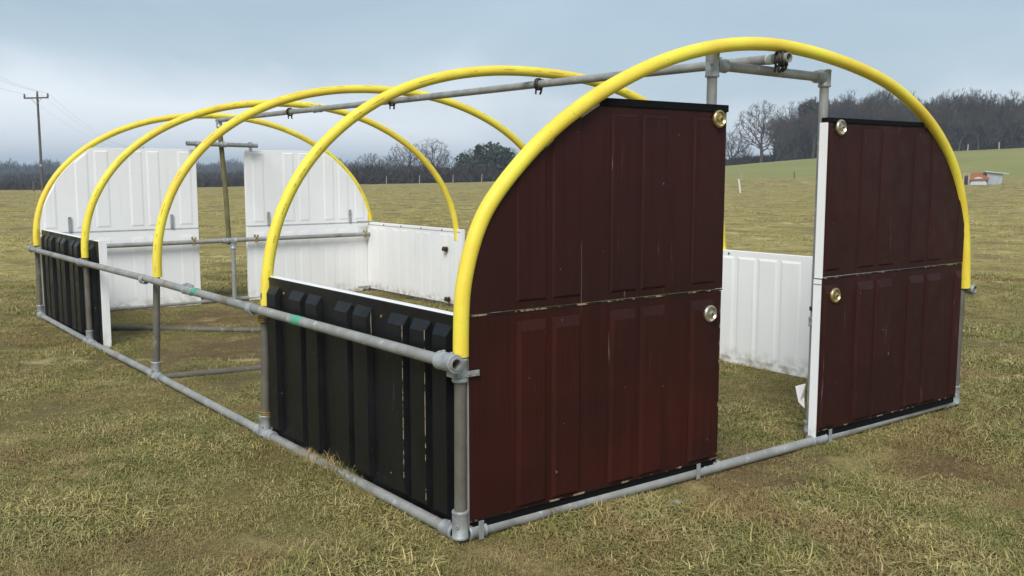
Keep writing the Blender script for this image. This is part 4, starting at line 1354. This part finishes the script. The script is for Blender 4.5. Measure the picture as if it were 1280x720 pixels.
# bare scrub, hedges and far woodland: too fine to count
def twig_cloud(name, centres, per, mat, label, cat, upright=0.75):
    """centres: x, y, z, half width, height, twig length"""
    rg_ = np.random.default_rng(99)
    C = np.repeat(np.array(centres, float), per, axis=0)
    n = len(C)
    a = rg_.random(n) * 6.283; q = np.sqrt(rg_.random(n)) * C[:, 3]
    h = rg_.random(n) ** 0.8
    dome = np.sqrt(np.clip(1 - (q / (C[:, 3] + 1e-6)) ** 2 * 0.8, 0, 1))
    P = np.stack([C[:, 0] + q * np.cos(a), C[:, 1] + q * np.sin(a), C[:, 2] + h * C[:, 4] * dome], 1)
    d = rg_.normal(size=(n, 3)); d[:, 2] = np.abs(d[:, 2]) + upright; d /= np.linalg.norm(d, axis=1)[:, None]
    s = np.cross(d, rg_.normal(size=(n, 3))); s /= np.linalg.norm(s, axis=1)[:, None]
    L = (C[:, 5] * (0.5 + rg_.random(n)))[:, None]; w = L * (0.05 + 0.07 * rg_.random((n, 1)))
    V = np.stack([P - s * w, P + s * w, P + d * L + s * w * .3], 1).reshape(-1, 3)
    o = link_mesh(name, np_mesh(name, V, np.arange(3 * n).reshape(n, 3), mat))
    tag(o, label, cat, kind="stuff")
def row(px0, px1, D0, D1, n, hw, hh, L):
    out = []
    for i in range(n):
        t = (i + g.random()) / n
        x, y = at(px0 + (px1 - px0) * t, D0 + (D1 - D0) * t + g.uniform(-1.5, 1.5))
        out.append((x, y, float(height(x, y)) - 0.15, hw * g.uniform(0.7, 1.4), hh * g.uniform(0.45, 1.45), L))
    return out
twig_cloud("field_hedge", row(-60, 330, 148, 146, 130, 1.6, 0.85, 0.7) + row(330, 760, 146, 152, 170, 1.6, 2.1, 0.9), 210, SCRUB,
           "dark leafless hedge along the far edge of the field", "hedge")
twig_cloud("wood_undergrowth", row(900, 985, 172, 172, 30, 1.5, 1.0, 0.8) + row(985, 1560, 174, 168, 170, 2.2, 3.6, 1.6) + row(985, 1560, 188, 182, 130, 2.5, 6.0, 2.2), 210, SCRUB,
           "brown tangled undergrowth along the foot of the hill wood", "undergrowth")
far = []
for i in range(1100):
    ang = g.uniform(-34, -6); r_ = 400 + 460 * g.random() ** 0.8
    x = CAM.x + r_ * math.sin(YAW + R(ang)); y = CAM.y + r_ * math.cos(YAW + R(ang))
    far.append((x, y, float(height(x, y)) - 1, g.uniform(3.0, 7.0), g.uniform(2.5, 5.5) * (1 + 0.9 * max(0, math.sin(ang * 2.3) * math.sin(ang * 5.1 + 1))) , 2.2))
twig_cloud("distant_woodland", far, 110, FAR_WOOD, "blue grey wooded hill far off beyond the left of the field", "woodland", 0.5)
mid = row(-60, 320, 230, 230, 90, 4.0, 1.2, 1.4)
twig_cloud("middle_distance_trees", mid, 240, SCRUB, "low dark tree belt between the field hedge and the far hill", "tree belt")

# ------------------------------------------------------------------ small things in the field
def fence_post(px, D, h, label, mat, lean=0.0, r=0.06, group=None):
    x, y = at(px, D); z = float(height(x, y))
    mb = MB().tube([(0, 0, -0.2), (lean * 0.5, 0, h * 0.5), (lean, 0, h - 0.03), (lean, 0, h)], r, 8, r1=r * 0.85)
    o = mb.build("fence_post", mat, None, smooth=True)
    o.location = (x, y, z); o.rotation_euler = (0, 0, -YAW)
    tag(o, label, "post", group)
FPG = "fence posts in the field"
fence_post(926.5, 69, 1.0, "white leaning stake in the pale field, seen through the doorway", STAKE, -0.16, 0.065, FPG)
fence_post(927, 97, 0.75, "thin pale stake on the green field's edge, above the leaning white one", PALE_WOOD, 0, 0.04, FPG)
fence_post(993, 97, 0.6, "short dark stake on the green field's edge", CREOSOTE, 0, 0.06, FPG)
for q, l in ((482.7, "pale post in front of the hedge, under the round headed tree"), (524, "pale post in front of the hedge, under the tall pale tree"),
             (566, "pale post in front of the hedge, right of the fourth hoop"), (602, "pale post in front of the pointed evergreen")):
    fence_post(q, 142, 1.15, l, PALE_WOOD, 0.05, 0.05, FPG)
fence_post(1208, 163, 1.1, "fence post before the hill wood, above the tin shelters", PALE_WOOD, 0.05, 0.10, FPG)
fence_post(1247, 163, 1.2, "fence post before the hill wood, right of the one above the shelters", PALE_WOOD, 0.0, 0.10, FPG)
fence_post(41, 82, 0.8, "short dark stump left of the tall pole's foot", CREOSOTE, 0.0, 0.09, FPG)

# utility poles and their wires
def utility_pole(px, D, h, label):
    x, y = at(px, D); z = float(height(x, y))
    e = tag(empty("utility_pole", (x, y, z)), label, "pole", "poles of the power line")
    e.rotation_euler = (0, 0, -YAW - 0.30)
    MB().tube([(0, 0, -0.3), (0, 0, h * 0.5), (0, 0, h)], 0.115, 12, r1=0.085).build("pole_shaft", CREOSOTE, e, smooth=True)
    MB().tube([(0, 0, 2.02), (0, 0, 2.2)], 0.116, 12).build("marker_band", PALE_WOOD, e, smooth=True)
    arm = MB().box((-1.22, -0.17, h - 0.32), (1.22, -0.105, h - 0.20)).build("crossarm", CREOSOTE, e, bevel=0.01)
    MB().tube([(-0.5, -0.137, h - 0.32), (0, -0.115, h - 0.8)], 0.02, 6).build("brace", GALV, e)
    MB().tube([(0.5, -0.137, h - 0.32), (0, -0.115, h - 0.8)], 0.02, 6).build("brace", GALV, e)
    for q in (-1.15, 0.0, 1.15):
        zq = h - 0.20 if q else h
        MB().lathe([(0.0, 0.30), (0.05, 0.28), (0.085, 0.18), (0.06, 0.14), (0.09, 0.07), (0.05, 0.0), (0.0, 0.0)], (q, -0.137 if q else 0, zq), (0, 0, 1), 12).build("insulator", PORCELAIN, arm, smooth=True)
    return (x, y, z, h)
H_P = 7.75
pA = utility_pole(52, 80, H_P, "tall wooden power pole with crossarm, standing beyond the far black side panel")
pB = utility_pole(-110, 46, H_P, "second power pole, out of the picture to the left")
pC = utility_pole(176, 215, H_P, "third power pole, hidden behind the left white end panel")
def insul(p, k):
    x, y, z, h = p
    c, s = math.cos(-YAW - 0.30), math.sin(-YAW - 0.30)
    q = (-1.15, 0, 1.15)[k]; oy = -0.137 if q else 0
    return Vector((x + q * c - oy * s, y + q * s + oy * c, z + (h + 0.08 if q else h + 0.28)))
for a, b, nm in ((pB, pA, "left of"), (pA, pC, "right of")):
    for k in range(3):
        A, B = insul(a, k), insul(b, k)
        L = (B - A).length
        pts = [A.lerp(B, t) - Vector((0, 0, L * 0.012 * 4 * t * (1 - t))) for t in np.linspace(0, 1, 22)]
        o = MB().tube(pts, 0.0055, 4, cap=False).build("overhead_wire", CABLE)
        tag(o, "%s thin overhead power wire %s the tall wooden pole" % (("outer", "middle", "inner")[k], nm), "wire", "overhead power wires")

# tin animal shelters out in the field, right
def shelter():
    x, y = at(1224, 79); z = float(height(x, y))
    e = tag(empty("animal_shelter", (x, y, z)), "low animal shelter with rusty orange roof over a pale rounded front", "shelter", "animal shelters in the field")
    e.rotation_euler = (0, 0, -YAW - 0.25)
    mb = MB(); n = 14
    arc = [(0.62 * math.cos(math.pi * k / n), 0.03, 0.62 * math.sin(math.pi * k / n)) for k in range(n + 1)]
    V = arc + [(a[0], 1.6, a[2]) for a in arc]
    F = [(k, k + 1, n + 2 + k, n + 1 + k) for k in range(n)] + [tuple(range(n + 1)), tuple(range(2 * n + 1, n, -1))]
    mb.add(V, F).build("arched_body", flat("pale_tin", (0.60, 0.63, 0.67), 0.5, 0.2, 0.2, 3), e)
    MB().add([(-0.78, -0.1, 0.36), (0.78, -0.1, 0.42), (0.72, 0.9, 0.96), (-0.66, 0.9, 0.92), (-0.78, -0.1, 0.40), (0.78, -0.1, 0.46), (0.72, 0.9, 1.0), (-0.66, 0.9, 0.96)],
             [(0, 1, 2, 3), (7, 6, 5, 4), (0, 4, 5, 1), (1, 5, 6, 2), (2, 6, 7, 3), (3, 7, 4, 0)]).build("roof_sheet", RUST, e)
    MB().box((-0.80, 0.25, 0), (-0.70, 1.5, 0.7)).build("side_board", CREOSOTE, e)
    x, y = at(1244, 79); z = float(height(x, y))
    e = tag(empty("animal_shelter", (x, y, z)), "grey blue tin animal shelter with a pale overhanging sloped roof, right of the rusty one", "shelter", "animal shelters in the field")
    e.rotation_euler = (0, 0, -YAW - 0.25)
    MB().add([(-0.58, 0, 0), (0.50, 0, 0), (0.50, 1.1, 0), (-0.58, 1.1, 0), (-0.58, 0, 0.98), (0.58, 0, 0.86), (0.58, 1.1, 0.86), (-0.58, 1.1, 0.98)],
             [(0, 3, 2, 1), (4, 5, 6, 7), (0, 1, 5, 4), (1, 2, 6, 5), (2, 3, 7, 6), (3, 0, 4, 7)]).build("wall_sheet", TIN, e)
    for k in range(6):
        MB().box((-0.50 + k * 0.17, -0.03, 0.05), (-0.46 + k * 0.17, -0.003, 0.84)).build("sheet_rib", TIN, e)
    MB().add([(-0.78, -0.25, 1.06), (0.98, -0.25, 0.84), (0.98, 1.3, 0.86), (-0.78, 1.3, 1.10), (-0.78, -0.25, 1.10), (0.98, -0.25, 0.88), (0.98, 1.3, 0.90), (-0.78, 1.3, 1.14)],
             [(0, 1, 2, 3), (7, 6, 5, 4), (0, 4, 5, 1), (1, 5, 6, 2), (2, 6, 7, 3), (3, 7, 4, 0)]).build("roof_sheet", flat("bright_tin", (0.74, 0.77, 0.80), 0.5, 0.2, 0.1, 3), e)
    x, y = at(1208, 79); z = float(height(x, y))
    e = tag(empty("timber_frame", (x, y, z)), "small open timber frame standing left of the rusty roofed shelter", "frame")
    e.rotation_euler = (0, 0, -YAW)
    for q in (-0.22, 0.22):
        MB().box((q - 0.05, -0.05, -0.1), (q + 0.05, 0.05, 0.90)).build("upright", PALE_WOOD, e)
    MB().box((-0.30, -0.06, 0.902), (0.30, 0.06, 0.99)).build("top_rail", PALE_WOOD, e)
shelter()

# ------------------------------------------------------------------ haze
def haze():
    S = 3400
    mb = MB().box((-S, -S, -4.5), (S, S, 42))
    M = bpy.data.materials.new("haze"); M.use_nodes = True
    nt = M.node_tree
    for n in list(nt.nodes):
        nt.nodes.remove(n)
    out = nt.nodes.new("ShaderNodeOutputMaterial"); pv = nt.nodes.new("ShaderNodeVolumePrincipled")
    pv.inputs["Color"].default_value = (0.74, 0.86, 1.0, 1)
    pv.inputs["Density"].default_value = 0.0007
    nt.links.new(pv.outputs[0], out.inputs["Volume"])
    o = mb.build("haze", M)
    tag(o, "thin winter haze over the field", "haze", kind="stuff")
haze()
